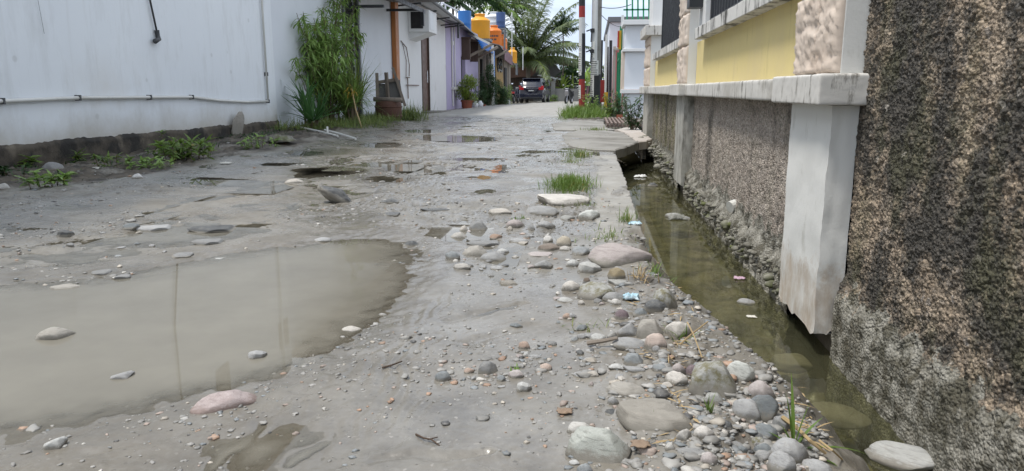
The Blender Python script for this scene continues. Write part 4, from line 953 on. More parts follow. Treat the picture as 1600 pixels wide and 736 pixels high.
# plinth with a ragged upper edge, displaced
ny, nz = 420, 26
Yg, Zg = np.meshgrid(np.linspace(.5, 10.2, ny), np.linspace(0, 1, nz)); yy = Yg.ravel(); t_ = Zg.ravel()
top = .20-.012*yy/5+.03*fbm(yy*1.6, yy*0, 4, 3)+.016*fbm(yy*14, yy*0+4, 4, 4)
zz = -.2+(top+.2)*t_; x = WX+.028+.008*fbm(yy*9, zz*14, 4, 8)-.028*ss(.93, 1, t_)
me = npmesh('plinth', np.stack([x, yy, zz], 1), gridfaces(nz, ny)[:, ::-1], True); o = link('plinth', me, MT['plinth'], h1); o.data.transform(Matrix.Translation(-BASE[h1.name]))
pp = [(WX+.03, .5, .60), (WX+.03, 3.5, .535), (WX+.03, 5.2, .519), (WX+.03, 6.1, .535), (WX+.03, 7.1, .53), (WX+.03, 7.9, .525), (WX+.03, 8.5, .48), (WX+.03, 9.2, .452), (WX+.03, 9.86, .452)]
MB().tube(pp, .017, 10).tube([(WX+.03, 9.86, .44), (WX+.03, 9.86, 3.9)], .014, 10).build('wall_pipe', MT['pvc'], h1, smooth=True)['label'] = 'thin white pipe sagging along the wall and turning up near the corner'
for y, z in ((6.05, .535), (7.9, .525), (7.1, .53), (5.2, .519), (9.86, .45), (9.865, .815)): MB().box(WX, WX+.05, y-.010, y+.010, z-.024, z+.024).build('pipe_clip', MT['grey_plastic'], h1)
MB().tube([(WX+.02, 7.2, 3.8), (WX+.02, 7.18, 1.9), (WX+.03, 7.33, 1.18)], .010, 8).tube([(WX+.03, 7.33, 1.2), (WX+.035, 7.34, 1.11), (WX+.05, 7.25, 1.085)], .026, 10).build('stub_pipe', MT['grey_plastic'], h1, smooth=True)['label'] = 'grey stub pipe with an elbow hanging down the wall'
MB().tube([(WX+.012, 5.72, 1.35), (WX+.012, 5.75, 1.05)], .0014, 5).build('crack_line', MT['grey_plastic'], h1)  # thin tube added on the wall to draw a faint crack
for y in (4.3, 6.2, 8.13, 9.95): MB().box(WX-.01, WX+.012, y-.16, y+.16, 2.72, 3.12).build('vent_window', MT['wood_grey'], h1)
MB().box(WX-6.2, WX+.45, -4.2, 10.45, 4.0, 4.12).build('roof_slab', MT['rust_roof'], h1)
# cement streak lump on the plinth
def leanstone():
    o = stone(WX+.085, 8.85, .15, .26, .09, .40, R(84), 'buff', 'angular', 'boulder', R(4), R(8)); tag(o, 'upright beige rock leaning against the end of the dark plinth', 'stone')
leanstone()
h2 = thing('white_house', 'white house with a dark shutter door behind the tall leafy shrub', 'house', (WX, 13.4, 0))
b = MB(); b.box(WX-6, WX-.01, 10.21, 13.30, -.1, 3.3); b.box(WX-6, WX-.01, 14.06, 16.62, -.1, 3.3); b.box(WX-6, WX-.01, 13.30, 14.06, 2.35, 3.3); b.build('wall', MT['white2'], h2)
d = MB().box(WX-.16, WX-.10, 13.30, 14.06, -.05, 2.35).build('door', MT['dark'], h2); d['label'] = 'dark slatted shutter door'
b = MB()
for k in range(20): z = .1+k*.108; b.box(WX-.10, WX-.07, 13.32, 14.04, z, z+.07)
b.build('slat', MT['dark'], d)
fr = MB(); fr.box(WX-.06, WX+.03, 13.22, 13.30, -.02, 2.42); fr.box(WX-.06, WX+.03, 14.06, 14.14, -.02, 2.42); fr.build('door_frame', MT['grey_steel'], h2)
b = MB()   # awning frame over the door
for y, z in ((13.35, 2.07), (13.4, 2.25), (16.2, 2.30)): b.bar((WX-.01, y, z), (-3.72, y, z), .05, .05)
b.bar((-3.72, 13.35, 2.30), (-3.72, 16.6, 2.30), .05, .08); b.bar((-3.72, 16.4, 2.32), (-3.72, 16.4, 1.98), .07, .07); b.bar((-4.4, 13.36, 2.05), (-4.4, 13.36, 2.4), .04)
b.build('awning_frame', MT['black_steel'], h2)
MB().box(WX, -3.15, 12.9, 16.6, 2.50, 2.53).build('awning_sheet', MT['tin'], h2)
MB().box(WX-6, -3.5, 10.3, 16.6, 3.3, 3.42).build('roof', MT['rust_roof'], h2)
h3 = thing('white_house', 'white house with a brown door, an orange corner post and an air conditioner', 'house', (WX, 19.7, 0))
b = MB(); b.box(WX-6, WX-.002, 16.63, 19.42, -.1, 2.75); b.box(WX-6, WX-.002, 20.30, 22.70, -.1, 2.75); b.box(WX-6, WX-.002, 19.42, 20.30, 2.03, 2.75); b.build('wall', MT['white'], h3)
MB().box(WX, WX+.10, 16.50, 16.78, .0, 2.75).build('corner_post', MT['wood_orange'], h3, bevel=.01)
d = MB().box(WX-.07, WX-.03, 19.45, 20.27, .05, 1.98).build('door', MT['wood_door'], h3)
MB().box(WX-.03, WX-.01, 20.12, 20.2, .80, 1.12).build('handle', MT['chrome'], d)
MB().box(WX-.03, WX+.015, 19.40, 19.45, .03, 2.05).box(WX-.03, WX+.015, 20.27, 20.32, .03, 2.05).box(WX-.03, WX+.015, 19.45, 20.27, 1.98, 2.05).build('door_frame', MT['wood_dark'], h3)
MB().box(WX, -3.9, 19.2, 20.6, -.02, .045).build('door_step', MT['concrete'], h3)
ac = thing('air_conditioner', 'boxed grey-white air conditioner jutting from the white wall above the brown door', 'air conditioner', (WX, 18.2, 1.9))
MB().box(WX, -3.93, 18.05, 18.95, 1.98, 2.50).build('case', MT['white'], ac, bevel=.015)
MB().box(-4.38, -4.08, 18.042, 18.054, 2.06, 2.45).build('grille', MT['dark'], ac)
MB().box(-3.932, -3.922, 18.12, 18.55, 2.05, 2.44).build('fan_panel', MT['white_tank'], ac)
MB().extrude([(WX, 1.98), (WX, 1.80), (-3.95, 1.975)], 'y', 18.1, 18.9).build('bracket', MT['white'], ac)
b = MB()      # hoses and taps on the wall
b.tube([(WX+.02, 17.25, 1.72), (WX+.03, 17.7, 1.6), (WX+.03, 17.95, 1.2), (WX+.03, 17.9, .93)], .012, 6); b.tube([(WX+.02, 17.4, 1.66), (WX+.03, 17.65, 1.3), (WX+.03, 17.6, .92)], .010, 6)
b.tube([(WX+.03, 17.6, .90), (WX+.03, 17.95, .90)], .014, 6); b.tube([(WX+.03, 17.75, .9), (WX+.03, 17.75, .40)], .014, 6); b.tube([(WX+.03, 17.6, .72), (WX+.03, 18.9, .72)], .012, 6)
b.build('water_pipe', MT['rust'], h3)['label'] = 'thin bent water pipes and a hose on the white wall'
b = MB(); b.add([(WX-.3, 16.7, 2.88), (-3.78, 16.7, 2.70), (-3.96, 22.75, 2.57), (WX-.3, 22.75, 2.80), (WX-.3, 16.7, 2.91), (-3.78, 16.7, 2.73), (-3.96, 22.75, 2.60), (WX-.3, 22.75, 2.83)], [(0,1,2,3)[::-1],(4,5,6,7),(0,1,5,4),(1,2,6,5),(2,3,7,6),(3,0,4,7)]); b.build('eave_sheet', MT['white_tank'], h3)
b = MB(); b.tube([(-3.76, 16.6, 2.70), (-3.95, 22.9, 2.57)], .045, 8); b.build('gutter', MT['grey_steel'], h3)
b = MB()
for y in (16.9, 18.6, 20.3, 22.0, 22.65): b.bar((WX, y, 2.46), (-3.85, y, 2.52), .035)
b.bar((-3.95, 22.1, 2.55), (-3.95, 22.1, 2.1), .05); b.bar((-4.2, 16.9, 2.5), (-4.2, 22.6, 2.53), .03); b.build('eave_frame', MT['black_steel'], h3)
MB().box(WX-6, WX-.35, 16.63, 22.7, 2.75, 3.25).build('parapet', MT['white'], h3)
ph = thing('lilac_house', 'lilac terraced house with a boxed window hood and a blue awning end', 'house', (WX, 25.5, 0))
b = MB(); b.box(WX-6, WX, 22.72, 25.35, -.2, 2.72); b.box(WX-6, WX, 26.25, 29.2, -.2, 2.72); b.box(WX-6, WX, 25.35, 26.25, 1.75, 2.72); b.build('wall', MT['lilac'], ph)
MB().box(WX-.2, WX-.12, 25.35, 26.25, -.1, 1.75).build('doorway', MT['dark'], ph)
b = MB(); b.box(WX, -4.16, 25.5, 25.6, 1.62, 2.32); b.box(WX, -4.16, 27.3, 27.4, 1.62, 2.32); b.box(WX-.02, -4.10, 25.45, 27.45, 2.32, 2.37); b.bar((WX, 27.35, 1.65), (-3.75, 27.6, 2.0), .07); b.build('window_hood', MT['wood_dark'], ph)
b = MB(); b.tube([(WX+.03, 23.6, .1), (WX+.03, 23.6, 2.6)], .028, 8); b.tube([(WX+.04, 24.0, .5), (WX+.04, 24.0, 2.6)], .02, 8); b.box(WX, WX+.06, 23.55, 23.75, 2.0, 2.12); b.box(WX, WX+.1, 23.5, 24.1, .62, .70); b.build('drain_pipe', MT['pvc'], ph)
b = MB(); b.add([(WX-.2, 22.76, 2.74), (-3.95, 22.76, 2.56), (-4.25, 29.6, 2.42), (WX-.2, 29.6, 2.62), (WX-.2, 22.76, 2.79), (-3.95, 22.76, 2.61), (-4.25, 29.6, 2.47), (WX-.2, 29.6, 2.67)], [(0,1,2,3)[::-1],(4,5,6,7),(0,1,5,4),(1,2,6,5),(2,3,7,6),(3,0,4,7)]); b.build('roof_edge', MT['grey_steel'], ph)
# wooden terrace row
wr = thing('timber_row_house', 'row of weathered timber and plank house fronts behind the green shrubs', 'house', (-5.0, 35, 0))
b = MB(); rr = random.Random(3); y = 29.2
while y < 44:
    w = rr.uniform(.35, .7); b.box(-5.2-rr.uniform(0, .04), -4.75-rr.uniform(0, .05), y, min(y+w-.02, 44.2), -.3, 2.5); y += w
b.build('plank_wall', MT['wood_grey'], wr)
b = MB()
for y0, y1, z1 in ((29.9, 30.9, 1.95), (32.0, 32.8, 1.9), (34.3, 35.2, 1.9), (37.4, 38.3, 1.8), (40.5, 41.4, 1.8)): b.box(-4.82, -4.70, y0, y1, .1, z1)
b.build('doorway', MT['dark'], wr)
for y in (29.4, 31.0, 33.2, 36.2, 39.2, 42.0, 43.6): MB().bar((-4.2-.06*(y-29), y, -.25), (-4.2-.06*(y-29), y, 2.15), .10).build('post', MT['wood_grey'], wr)
b = MB()
for y in (35.8, 36.8, 37.6): b.bar((-4.45, y, -.2), (-4.62, y+.15, 2.1), .16, .05)
b.build('leaning_plank', MT['wood_yellow'], wr)
b = MB()
for y in (34.0, 34.9): b.box(-4.66, -4.60, y, y+.6, -.2, 2.1)
b.build('blue_grey_panel', MT['white2'], wr)
b = MB(); b.add([(-5.6, 29.3, 2.72), (-3.72, 30.2, 2.36), (-4.55, 44.5, 2.05), (-6.2, 44.5, 2.7), (-5.6, 29.3, 2.75), (-3.72, 30.2, 2.39), (-4.55, 44.5, 2.08), (-6.2, 44.5, 2.73)], [(0,1,2,3)[::-1],(4,5,6,7),(0,1,5,4),(1,2,6,5),(2,3,7,6),(3,0,4,7)]); b.build('roof', MT['tin'], wr)
for y in (26.5, 28.2, 31.2): MB().bar((-4.42, y, 1.75), (-3.62, y+.6, 2.22), .07, .09).build('roof_strut', MT['wood_grey'], wr)
# maroon sheet end
aw = thing('maroon_awning', 'maroon sheet hanging at the end of the timber row roof', 'awning', (-4.1, 37, 2))
b = MB()
for k in range(18):
    y0 = 33.0+k*.34; x0 = -3.74-.055*(y0-31); b.box(x0-.02+.015*(k % 2), x0+.01+.015*(k % 2), y0, y0+.34, 1.90-.002*k, 2.42-.006*k)
b.build('sheet', MT['maroon'], aw)
# blue corrugated awning
def corrugated(name, p0, p1, p2, p3, n, amp, m, parent=None, loc=None):
    "p0-p1 along the waves, p0-p3 down the slope"
    V = []; F = []; p0, p1, p2, p3 = map(Vector, (p0, p1, p2, p3)); k = n*6
    nn = (p1-p0).cross(p3-p0).normalized()
    for j in range(4):
        for i in range(k+1):
            a = p0.lerp(p1, i/k); c = p3.lerp(p2, i/k); V.append(a.lerp(c, j/3)+nn*amp*math.sin(2*PI*i/6))
    for j in range(3):
        for i in range(k): F.append((j*(k+1)+i, j*(k+1)+i+1, (j+1)*(k+1)+i+1, (j+1)*(k+1)+i))
    o = MB().add(V, F).build(name, m, parent, loc, smooth=True); sd = o.modifiers.new('Solid', 'SOLIDIFY'); sd.thickness = .006; return o
ba = thing('blue_awning', 'bright blue corrugated awning sheet sticking out from the lilac house', 'awning', (-4.1, 28, 2.3))
corrugated('sheet', (-4.06, 26.4, 2.42), (-3.88, 26.4, 2.06), (-3.92, 30.2, 2.02), (-4.12, 30.2, 2.42), 5, .03, MT['blue_sheet'], ba)
MB().bar((-3.95, 29.75, 2.35), (-3.95, 29.75, -.2), .09).build('support', MT['pvc'], ba)
MB().bar((-4.35, 26.3, 2.55), (-3.6, 26.3, 2.20), .05, .07).build('rafter', MT['pvc'], ba)
tag(MB().box(-4.02, -3.96, 30.0, 30.5, 1.15, 2.15).build('blue_banner', MT['blue_sheet'], loc=(-4, 30.2, 1.2)), 'narrow blue cloth hanging on the post below the blue awning', 'cloth')
# bicycle frames hung under the roof
b = MB()
for y in (33.6, 34.6):
    for k in range(20):
        a, c = 2*PI*k/20, 2*PI*(k+1)/20; b.bar((-4.2, y+.32*math.cos(a), 1.72+.3*math.sin(a)), (-4.2, y+.32*math.cos(c), 1.72+.3*math.sin(c)), .05)
b.bar((-4.2, 33.6, 1.72), (-4.2, 34.2, 1.9), .05); b.bar((-4.2, 34.2, 1.9), (-4.2, 34.6, 1.72), .05); b.bar((-4.2, 33.4, 1.5), (-4.2, 35.1, 1.48), .06)
tag(b.build('hanging_bicycle', MT['black_steel'], loc=(-4.2, 34, 1.5)), 'dark bicycle hung under the roof of the timber row', 'bicycle')
# roof tanks
def tank(name, label, x, y, z0, r, h, m, dome=True, ribs=0, lid=None, letter=False):
    t = thing(name, label, 'water tank', (x, y, z0), 'water tanks on the roofs')
    pr = [(r*.96, 0), (r, .04*h)]
    for k in range(ribs): q = h*(.08+.62*k/ribs); pr += [(r, q), (r*1.025, q+.02*h), (r, q+.04*h)]
    if dome: pr += [(r, h*.70), (r*1.03, h*.715), (r*1.0, h*.735), (r*.86, h*.79), (r*.56, h*.86), (r*.50, h*.88), (r*.50, h*.95), (r*.55, h*.955), (r*.55, h*.985), (r*.46, h), (.02, h)]
    else: pr += [(r*1.02, h*.97), (r, h), (.02, h)]
    MB().lathe(pr, (x, y, z0), 28).build('shell', m, t, smooth=True)
    b = MB().box(x-r*1.1, x+r*1.1, y-r*1.1, y+r*1.1, z0-.10, z0)
    for sx in (-1, 1):
        for sy in (-1, 1): b.bar((x+sx*r*.95, y+sy*r*.95, 1.6), (x+sx*r*.95, y+sy*r*.95, z0-.08), .09)
    b.build('stand', MT['grey_steel'], t)
    if letter:
        for j, (txt, zz, sz) in enumerate((('ANTI LUMUT', .42, .24), ('550 L', .26, .2))):
            c = bpy.data.curves.new('lettering', 'FONT'); c.body = txt; c.size = sz*r/.62; c.align_x = 'CENTER'; c.extrude = .004
            o = bpy.data.objects.new('lettering', c); COL.objects.link(o); o.parent = t
            o.location = (.2*r, -r-.012, zz*h); o.rotation_euler = (PI/2, 0, R(8)); o.data.materials.append(MT['ink'])
    return t
tank('water_tank', 'big yellow-orange round water tank, nearest on the roofs', -5.3, 35.5, 2.95, .47, 1.16, MT['orange_tank'], ribs=0)
tank('water_tank', 'deep orange lettered water tank right of the biggest tank', -5.35, 41.0, 2.95, .40, 1.10, MT['orange_tank2'], letter=False)
tank('water_tank', 'dark orange ribbed water tank half hidden behind the lettered tank', -5.45, 45.0, 2.8, .36, 1.05, MT['orange_tank2'], ribs=3)
tank('water_tank', 'small yellow-orange water tank farthest down the row', -5.35, 50.5, 2.35, .30, 1.05, MT['orange_tank'])
tank('barrel', 'flat-topped blue barrel at the left of the orange tanks', -5.3, 31.2, 2.95, .27, .85, MT['blue_tank'], dome=False, ribs=2)['category'] = 'barrel'
tank('water_tank', 'white round water tank high on a stand behind the orange tanks', -6.0, 46, 4.15, .52, 1.1, MT['white_tank'], ribs=2)
tank('barrel', 'navy blue drum standing high beside the white tank', -5.45, 44.8, 4.2, .27, .9, MT['navy_tank'], dome=False, ribs=2)['category'] = 'barrel'
b = MB()      # roof railing
for y in (30.2, 32.6, 36.8, 42.5): b.bar((-5.9, y, 2.7), (-5.9, y, 3.95), .05)
b.bar((-5.9, 29.6, 3.95), (-5.9, 43, 4.2), .045); b.bar((-5.9, 29.6, 3.4), (-5.9, 32.6, 3.45), .035)
for x_, y_, z0_, z1_, lb_ in ((-5.0, 46.8, 2.4, 5.3, 'thin pale mast right of the navy drum'), (-4.9, 53.2, 2.0, 3.6, 'short pale mast right of the farthest orange tank')): tag(MB().bar((x_, y_, z0_), (x_, y_, z1_), .05).build('mast', MT['white_tank'], loc=(x_, y_, z0_)), lb_, 'mast')
b.bar((-6, 29.9, 2.7), (-6, 29.9, 6.4), .05)
tag(b.build('pipe_railing', MT['white_tank'], loc=(-5.9, 33, 2.7)), 'thin pale pipe railing and masts on the roof behind the tanks', 'railing')
# things on the left verge
bp = G(606, 192); bx, by = bp.x-.02, bp.y+.15
ba_ = thing('barrel', 'round dark brown barrel standing in the weeds by the white wall', 'barrel', (bx, by, 0))
MB().lathe([(.19, 0), (.225, .06), (.245, .2), (.25, .33), (.235, .42), (.21, .43)], (bx, by, -.03), 26).build('body', MT['basket'], ba_, smooth=True)
MB().lathe([(.247, .11), (.262, .125), (.25, .14)], (bx, by, 0), 26, cap=False).lathe([(.25, .28), (.264, .295), (.25, .31)], (bx, by, 0), 26, cap=False).build('hoop', MT['basket'], ba_, smooth=True)
tag(MB().tube([(bx-.24, by-.12, .435), (bx+.30, by-.16, .425)], [.045, .04], 10).build('log', MT['wood_grey'], loc=(bx, by-.1, .43), smooth=True), 'short grey log lying across the top of the brown barrel', 'log')
stl = thing('broken_stool', 'upturned broken wooden stool with its legs in the air behind the barrel', 'stool', (bx-.1, by+.25, .3))
for (dx, dz0, dx1, dz1) in ((-.28, .2, -.26, .92), (-.06, .2, -.08, .93), (.26, .3, .05, 1.02)):
    MB().bar((bx+dx, by+.25, dz0), (bx+dx1, by+.2, dz1), .055, .05).build('leg', MT['wood_grey'], stl)
b = MB(); b.bar((bx-.30, by+.25, .74), (bx+.14, by+.22, .80), .05, .06); b.build('rail', MT['wood_grey'], stl)
MB().obox((bx+.06, by+.28, .56), (.26, .02, .44), (0, R(-8), 0)).obox((bx-.18, by+.28, .5), (.16, .02, .44), (0, 0, 0)).build('board', MT['conc_wall'], stl)
for (a, c, lab) in (((508, 212), (556, 221), 'longer pale split pole lying on the verge grass'), ((470, 208), (528, 217), 'thin pale pole lying on the verge grass'), ((512, 214), (511, 224), 'short white stick standing at the pole ends')):
    p, q = G(*a), G(*c); p.z = hz(p.x, p.y)+.03; q.z = hz(q.x, q.y)+.03
    if 'short' in lab: q = p+Vector((.01, -.02, -.02)); p = p+Vector((0, 0, .07))
    tag(MB().tube([p, p.lerp(q, .5)+Vector((0, 0, .006)), q], .014, 8).build('pole' if 'pole ' in lab else 'stick', MT['pvc'], loc=p), lab, 'pole' if 'pole ' in lab else 'stick')
# ------------------------------------------------------------------ right background: neighbour fence, poles, far house
nf = thing('white_gate_pillar', 'pale stepped gate pillar with three caps beyond the ditch', 'pillar', (.8, 15.5, 0))
b = MB(); b.box(.665, 1.4, 15.5, 16.3, -.2, .53); b.box(.65, 1.4, 15.52, 16.3, .62, 1.36); b.box(.65, 1.4, 15.54, 16.3, 1.43, 1.88); b.build('shaft', MT['white2'], nf, bevel=.006)
b = MB(); b.box(.60, 1.42, 15.44, 16.36, .535, .615); b.box(.60, 1.42, 15.44, 16.36, 1.365, 1.425); b.box(.59, 1.44, 15.40, 16.4, 1.885, 1.98); b.build('cap', MT['white'], nf, bevel=.006)
MB().box(.60, .655, 15.55, 16.25, .62, 1.36).build('stone_edge', MT['clad'], nf)
gp = thing('green_gate', 'green iron gate frame beside the stepped gate pillar', 'gate', (.58, 16.6, 0))
b = MB(); b.bar((.60, 16.6, 0), (.60, 16.6, 1.95), .06); b.bar((.62, 16.6, .1), (.62, 18.6, .1), .05); b.bar((.62, 16.6, 1.3), (.62, 18.6, 1.3), .05); b.bar((.62, 18.6, 0), (.62, 18.6, 1.5), .06)
for k in range(9): b.bar((.62, 16.8+k*.2, .1), (.62, 16.8+k*.2, 1.3), .025)
b.build('frame', MT['green_paint'], gp)
b = MB(); b.box(.56, .63, 16.4, 16.5, 1.05, 1.42); b.build('green_sheet', MT['green_paint'], gp)
b = MB(); b.box(.54, .60, 16.42, 16.52, 1.46, 1.85); b.build('yellow_banner', MT['yellow_plastic'], gp)
b = MB(); b.box(.52, .55, 16.4, 16.48, 1.5, 1.84); b.build('red_banner', MT['inkred'], gp)
b = MB()
for k in range(6): b.bar((.68+k*.11, 15.7, 1.98), (.66+k*.11, 15.7, 2.5), .03)
b.bar((.6, 15.7, 2.2), (1.4, 15.7, 2.2), .03); tag(b.build('green_fence_rods', MT['green_paint'], loc=(.9, 15.7, 1.98)), 'green iron rods on top of the stepped gate pillar', 'railing')
tag(MB().box(.60, .66, 16.75, 16.9, -.1, 2.2).build('white_post', MT['white'], loc=(.63, 16.8, 0)), 'thin white post behind the green gate frame', 'post')
fh = thing('far_white_house', 'far white house wall with a dark roof trim behind the poles', 'house', (.8, 26, 0))
MB().box(.52, 4.5, 24.5, 34, -.3, 2.72).build('wall', MT['white2'], fh)
MB().box(.46, 4.6, 24.4, 34, 2.73, 2.88).build('roof_trim', MT['grey_steel'], fh)
pw = thing('pink_wall', 'pink wall and doorway to the right of the dark posts', 'wall', (.75, 21.5, 0))
b = MB(); b.box(.62, 1.6, 20.6, 23.8, -.2, 1.66); b.build('wall', MT['pinkwall'], pw)
b = MB(); b.bar((.58, 20.55, -.1), (.58, 20.55, 1.75), .07); b.bar((.54, 20.5, 1.66), (1.0, 20.5, 1.74), .05); b.build('trim', MT['tile'], pw)
b = MB(); b.bar((.50, 20.4, -.1), (.47, 20.4, 1.9), .075); b.bar((.44, 21.6, -.1), (.40, 21.6, 1.8), .09); tag(b.build('dark_post', MT['paint_black'], loc=(.45, 21, 0)), 'dark timber posts leaning against the pink wall', 'post')
b = MB(); b.tube([(.22, 20.3, -.1), (.22, 20.3, 1.9)], .045, 8); tag(b.build('black_pipe_post', MT['paint_black'], loc=(.22, 20.3, 0)), 'slim black post right of the concrete pole', 'post')
b = MB(); b.tube([(.345, 19.7, -.1), (.345, 19.7, 2.0)], .028, 8); tag(b.build('white_pipe_post', MT['pvc'], loc=(.345, 19.7, 0)), 'slim white pipe post between the dark posts', 'post')
tag(MB().box(.31, .40, 19.2, 19.3, .05, .55).build('yellow_board', MT['yellow_plastic'], loc=(.35, 19.2, .05)), 'small yellow board standing low by the dark posts', 'board')
tag(MB().box(.21, .31, 19.0, 19.1, .30, .85).build('red_board', MT['paint_red'], loc=(.25, 19, .3)), 'small red panel low between the black and dark posts', 'board')
tag(MB().box(.17, .55, 17.2, 17.75, -.02, .10).box(.20, .5, 17.3, 17.7, .101, .19).build('concrete_block', MT['concrete'], loc=(.35, 17.5, 0)), 'stacked concrete blocks at the foot of the concrete pole', 'block')
tag(MB().box(.50, .62, 15.0, 15.3, -.05, .12).build('clay_block', MT['terracotta'], loc=(.55, 15.1, 0)), 'broken orange clay block behind the ribbed grate', 'block')
# striped steel pole
sp = thing('striped_pole', 'steel pole painted in black, red and white bands with pasted papers', 'pole', (-.25, 18.3, 0))
def band(z0, z1, m, r0=.082): MB().tube([(-.25-.012*z0, 18.3, z0), (-.25-.012*z1, 18.3, z1)], r0, 16).build('band', m, sp, smooth=False)['label'] = 'painted band of the pole'
def seg(z0, z1, m):
    r = .079; o = MB().lathe([(r, z0), (r, z1)], (0, 0, 0), 18).build('band', m, sp)
    for v in o.data.vertices: v.co.x += .0-.012*v.co.z+BASE[sp.name].x-BASE[sp.name].x; 
    return o
def pole_seg(z0, z1, m, root, c, r0, r1, lean, nm):
    V = MB(); V.tube([(c[0]+lean*z0, c[1], z0), (c[0]+lean*z1, c[1], z1)], [r0, r1], 18); return V.build(nm, m, root, smooth=False)
for z0, z1, m in ((-.15, .38, 'paint_red'), (.38, .86, 'paint_red'), (.86, 1.02, 'paint_black'), (1.02, 2.30, 'paint_white'), (2.30, 2.56, 'paint_red'), (2.56, 3.4, 'paint_black')):
    pole_seg(z0, z1, MT[m], sp, (-.235, 18.3), .076, .076, -.017, 'band')
# dark half on the right side and papers pasted on the left
def wrap(root, c, r, a0, a1, z0, z1, m, nm, lean=0, k=8):
    b = MB(); vs = []; n = k+1
    for z in (z0, z1):
        for rr in (r, r+.004):
            for j in range(n):
                a = R(a0+(a1-a0)*j/k); vs.append((c[0]+lean*z+rr*math.cos(a), c[1]+rr*math.sin(a), z))
    fs = []
    for j in range(k): fs += [(n+j, n+j+1, 3*n+j+1, 3*n+j), (j+1, j, 2*n+j, 2*n+j+1), (j, j+1, n+j+1, n+j), (2*n+j+1, 2*n+j, 3*n+j, 3*n+j+1)]
    fs += [(0, n, 3*n, 2*n), (n-1, 2*n+n-1, 3*n+n-1, n+n-1)]
    return b.add(vs, fs).build(nm, m, root)
wrap(sp, (-.235, 18.3), .078, -88, 60, 1.02, 1.93, MT['paint_black'], 'dark_strip', -.017)
for z0, z1, a0, a1 in ((1.38, 1.52, -160, -95), (.95, 1.36, -165, -98), (.40, .72, -170, -110), (1.55, 1.70, -150, -100)):
    wrap(sp, (-.235, 18.3), .079, a0, a1, z0, z1, MT['paper'], 'paper', -.017)
    for k in range(int((z1-z0)/.05)): wrap(sp, (-.235, 18.3), .0835, a0+8, a1-8-random.random()*20, z0+.02+k*.05, z0+.032+k*.05, MT['ink'], 'print', -.017, 4)
b = MB()
for z in (1.98, 1.50): b.bar((-.16, 18.25, z), (.0, 18.3, z+.06), .03); b.obox((-.02, 18.3, z+.02), (.1, .06, .08)); b.bar((-.04, 18.3, z), (-.05, 18.3, z-.25), .025)
b.build('insulator_bracket', MT['paint_black'], sp)
# concrete utility pole
up = thing('utility_pole', 'tall grey concrete utility pole with a black lower part and pasted notices', 'utility pole', (.085, 18.4, 0))
pole_seg(.98, 7.0, MT['paint_white'], up, (.085, 18.4), .122, .095, -.006, 'upper_shaft')
pole_seg(-.2, .98, MT['paint_black'], up, (.085, 18.4), .125, .122, -.006, 'lower_shaft')
wrap(up, (.085, 18.4), .1205, -75, 50, .99, 3.0, MT['concrete'], 'grey_side', -.006)  # right side of the upper shaft wrapped in a darker grey
for z0, z1, a0, a1 in ((.95, 1.30, -150, -60), (.45, .95, -165, -108), (1.36, 1.75, -150, -105)):
    wrap(up, (.085, 18.4), .127, a0, a1, z0, z1, MT['paper'], 'paper', -.006)
    for k in range(int((z1-z0)/.05)): wrap(up, (.085, 18.4), .1325, a0+6, a1-6-random.random()*25, z0+.02+k*.05, z0+.034+k*.05, MT['ink'], 'print', -.006, 4)
def wire(a, c, sag, label, r=.008):
    a = Vector(a); c = Vector(c); pts = [a.lerp(c, i/14)+Vector((0, 0, -sag*4*(i/14)*(1-i/14))) for i in range(15)]
    tag(MB().tube(pts, r, 5).build('cable', MT['paint_black'], loc=a), label, 'cable')
wire((.15, 18.4, 2.55), (.75, 15.7, 2.3), .05, 'thin cable from the concrete pole to the stepped gate pillar')
wire((.15, 18.4, 3.0), (2.6, 14.5, 2.2), .1, 'upper thin cable slanting down to the right of the concrete pole')
wire((.2, 18.4, 2.35), (.9, 24.6, 2.6), .08, 'loose cable from the concrete pole to the far white house')
# far end of the lane
fw = thing('concrete_wall', 'low old grey concrete wall across the end of the lane', 'wall', (-1, 56, -.3))
MB().box(-2.75, 3.5, 56, 56.25, -.5, .72).build('wall', MT['conc_wall'], fw)
MB().box(-3.05, -2.75, 55.9, 56.3, -.5, 1.25).build('end_post', MT['conc_wall'], fw)
rh = thing('wooden_house', 'old dark wooden house with a rusty brown roof at the end of the lane', 'house', (-4.6, 66, 0))
b = MB(); b.box(-9.5, -2.5, 64, 72, -.4, 1.75); b.build('wall', MT['wood_dark'], rh)
b = MB(); b.extrude([(-9.8, 1.7), (-2.6, 1.7), (-2.4, 1.75), (-3.7, 3.2), (-6.0, 3.35)], 'y', 64.3, 72); b.build('gable', MT['conc_wall'], rh)
b = MB(); b.add([(-10.5, 63, 1.35), (-5.05, 63, 1.75), (-3.35, 63.6, 3.35), (-6.3, 68, 3.6), (-10.5, 63, 1.42), (-5.05, 63, 1.82), (-3.35, 63.6, 3.42), (-6.3, 68, 3.67)], [(0,1,2,3)[::-1],(4,5,6,7),(0,1,5,4),(1,2,6,5),(2,3,7,6),(3,0,4,7)])
b.add([(-3.35, 63.6, 3.35), (-.9, 63.8, 2.5), (-.9, 72, 2.5), (-6.3, 68, 3.6), (-3.35, 63.6, 3.43), (-.9, 63.8, 2.58), (-.9, 72, 2.58), (-6.3, 68, 3.68)], [(0,1,2,3)[::-1],(4,5,6,7),(0,1,5,4),(1,2,6,5),(2,3,7,6),(3,0,4,7)])
b.build('roof', MT['rust_roof'], rh)
ln = thing('lean_to', 'lean-to with a red and white striped tin sheet beside the dark car', 'shed', (-3.5, 60, 0))
b = MB(); b.box(-4.7, -3.0, 60.2, 61.5, -.4, .75); b.build('wall', MT['conc_wall'], ln)
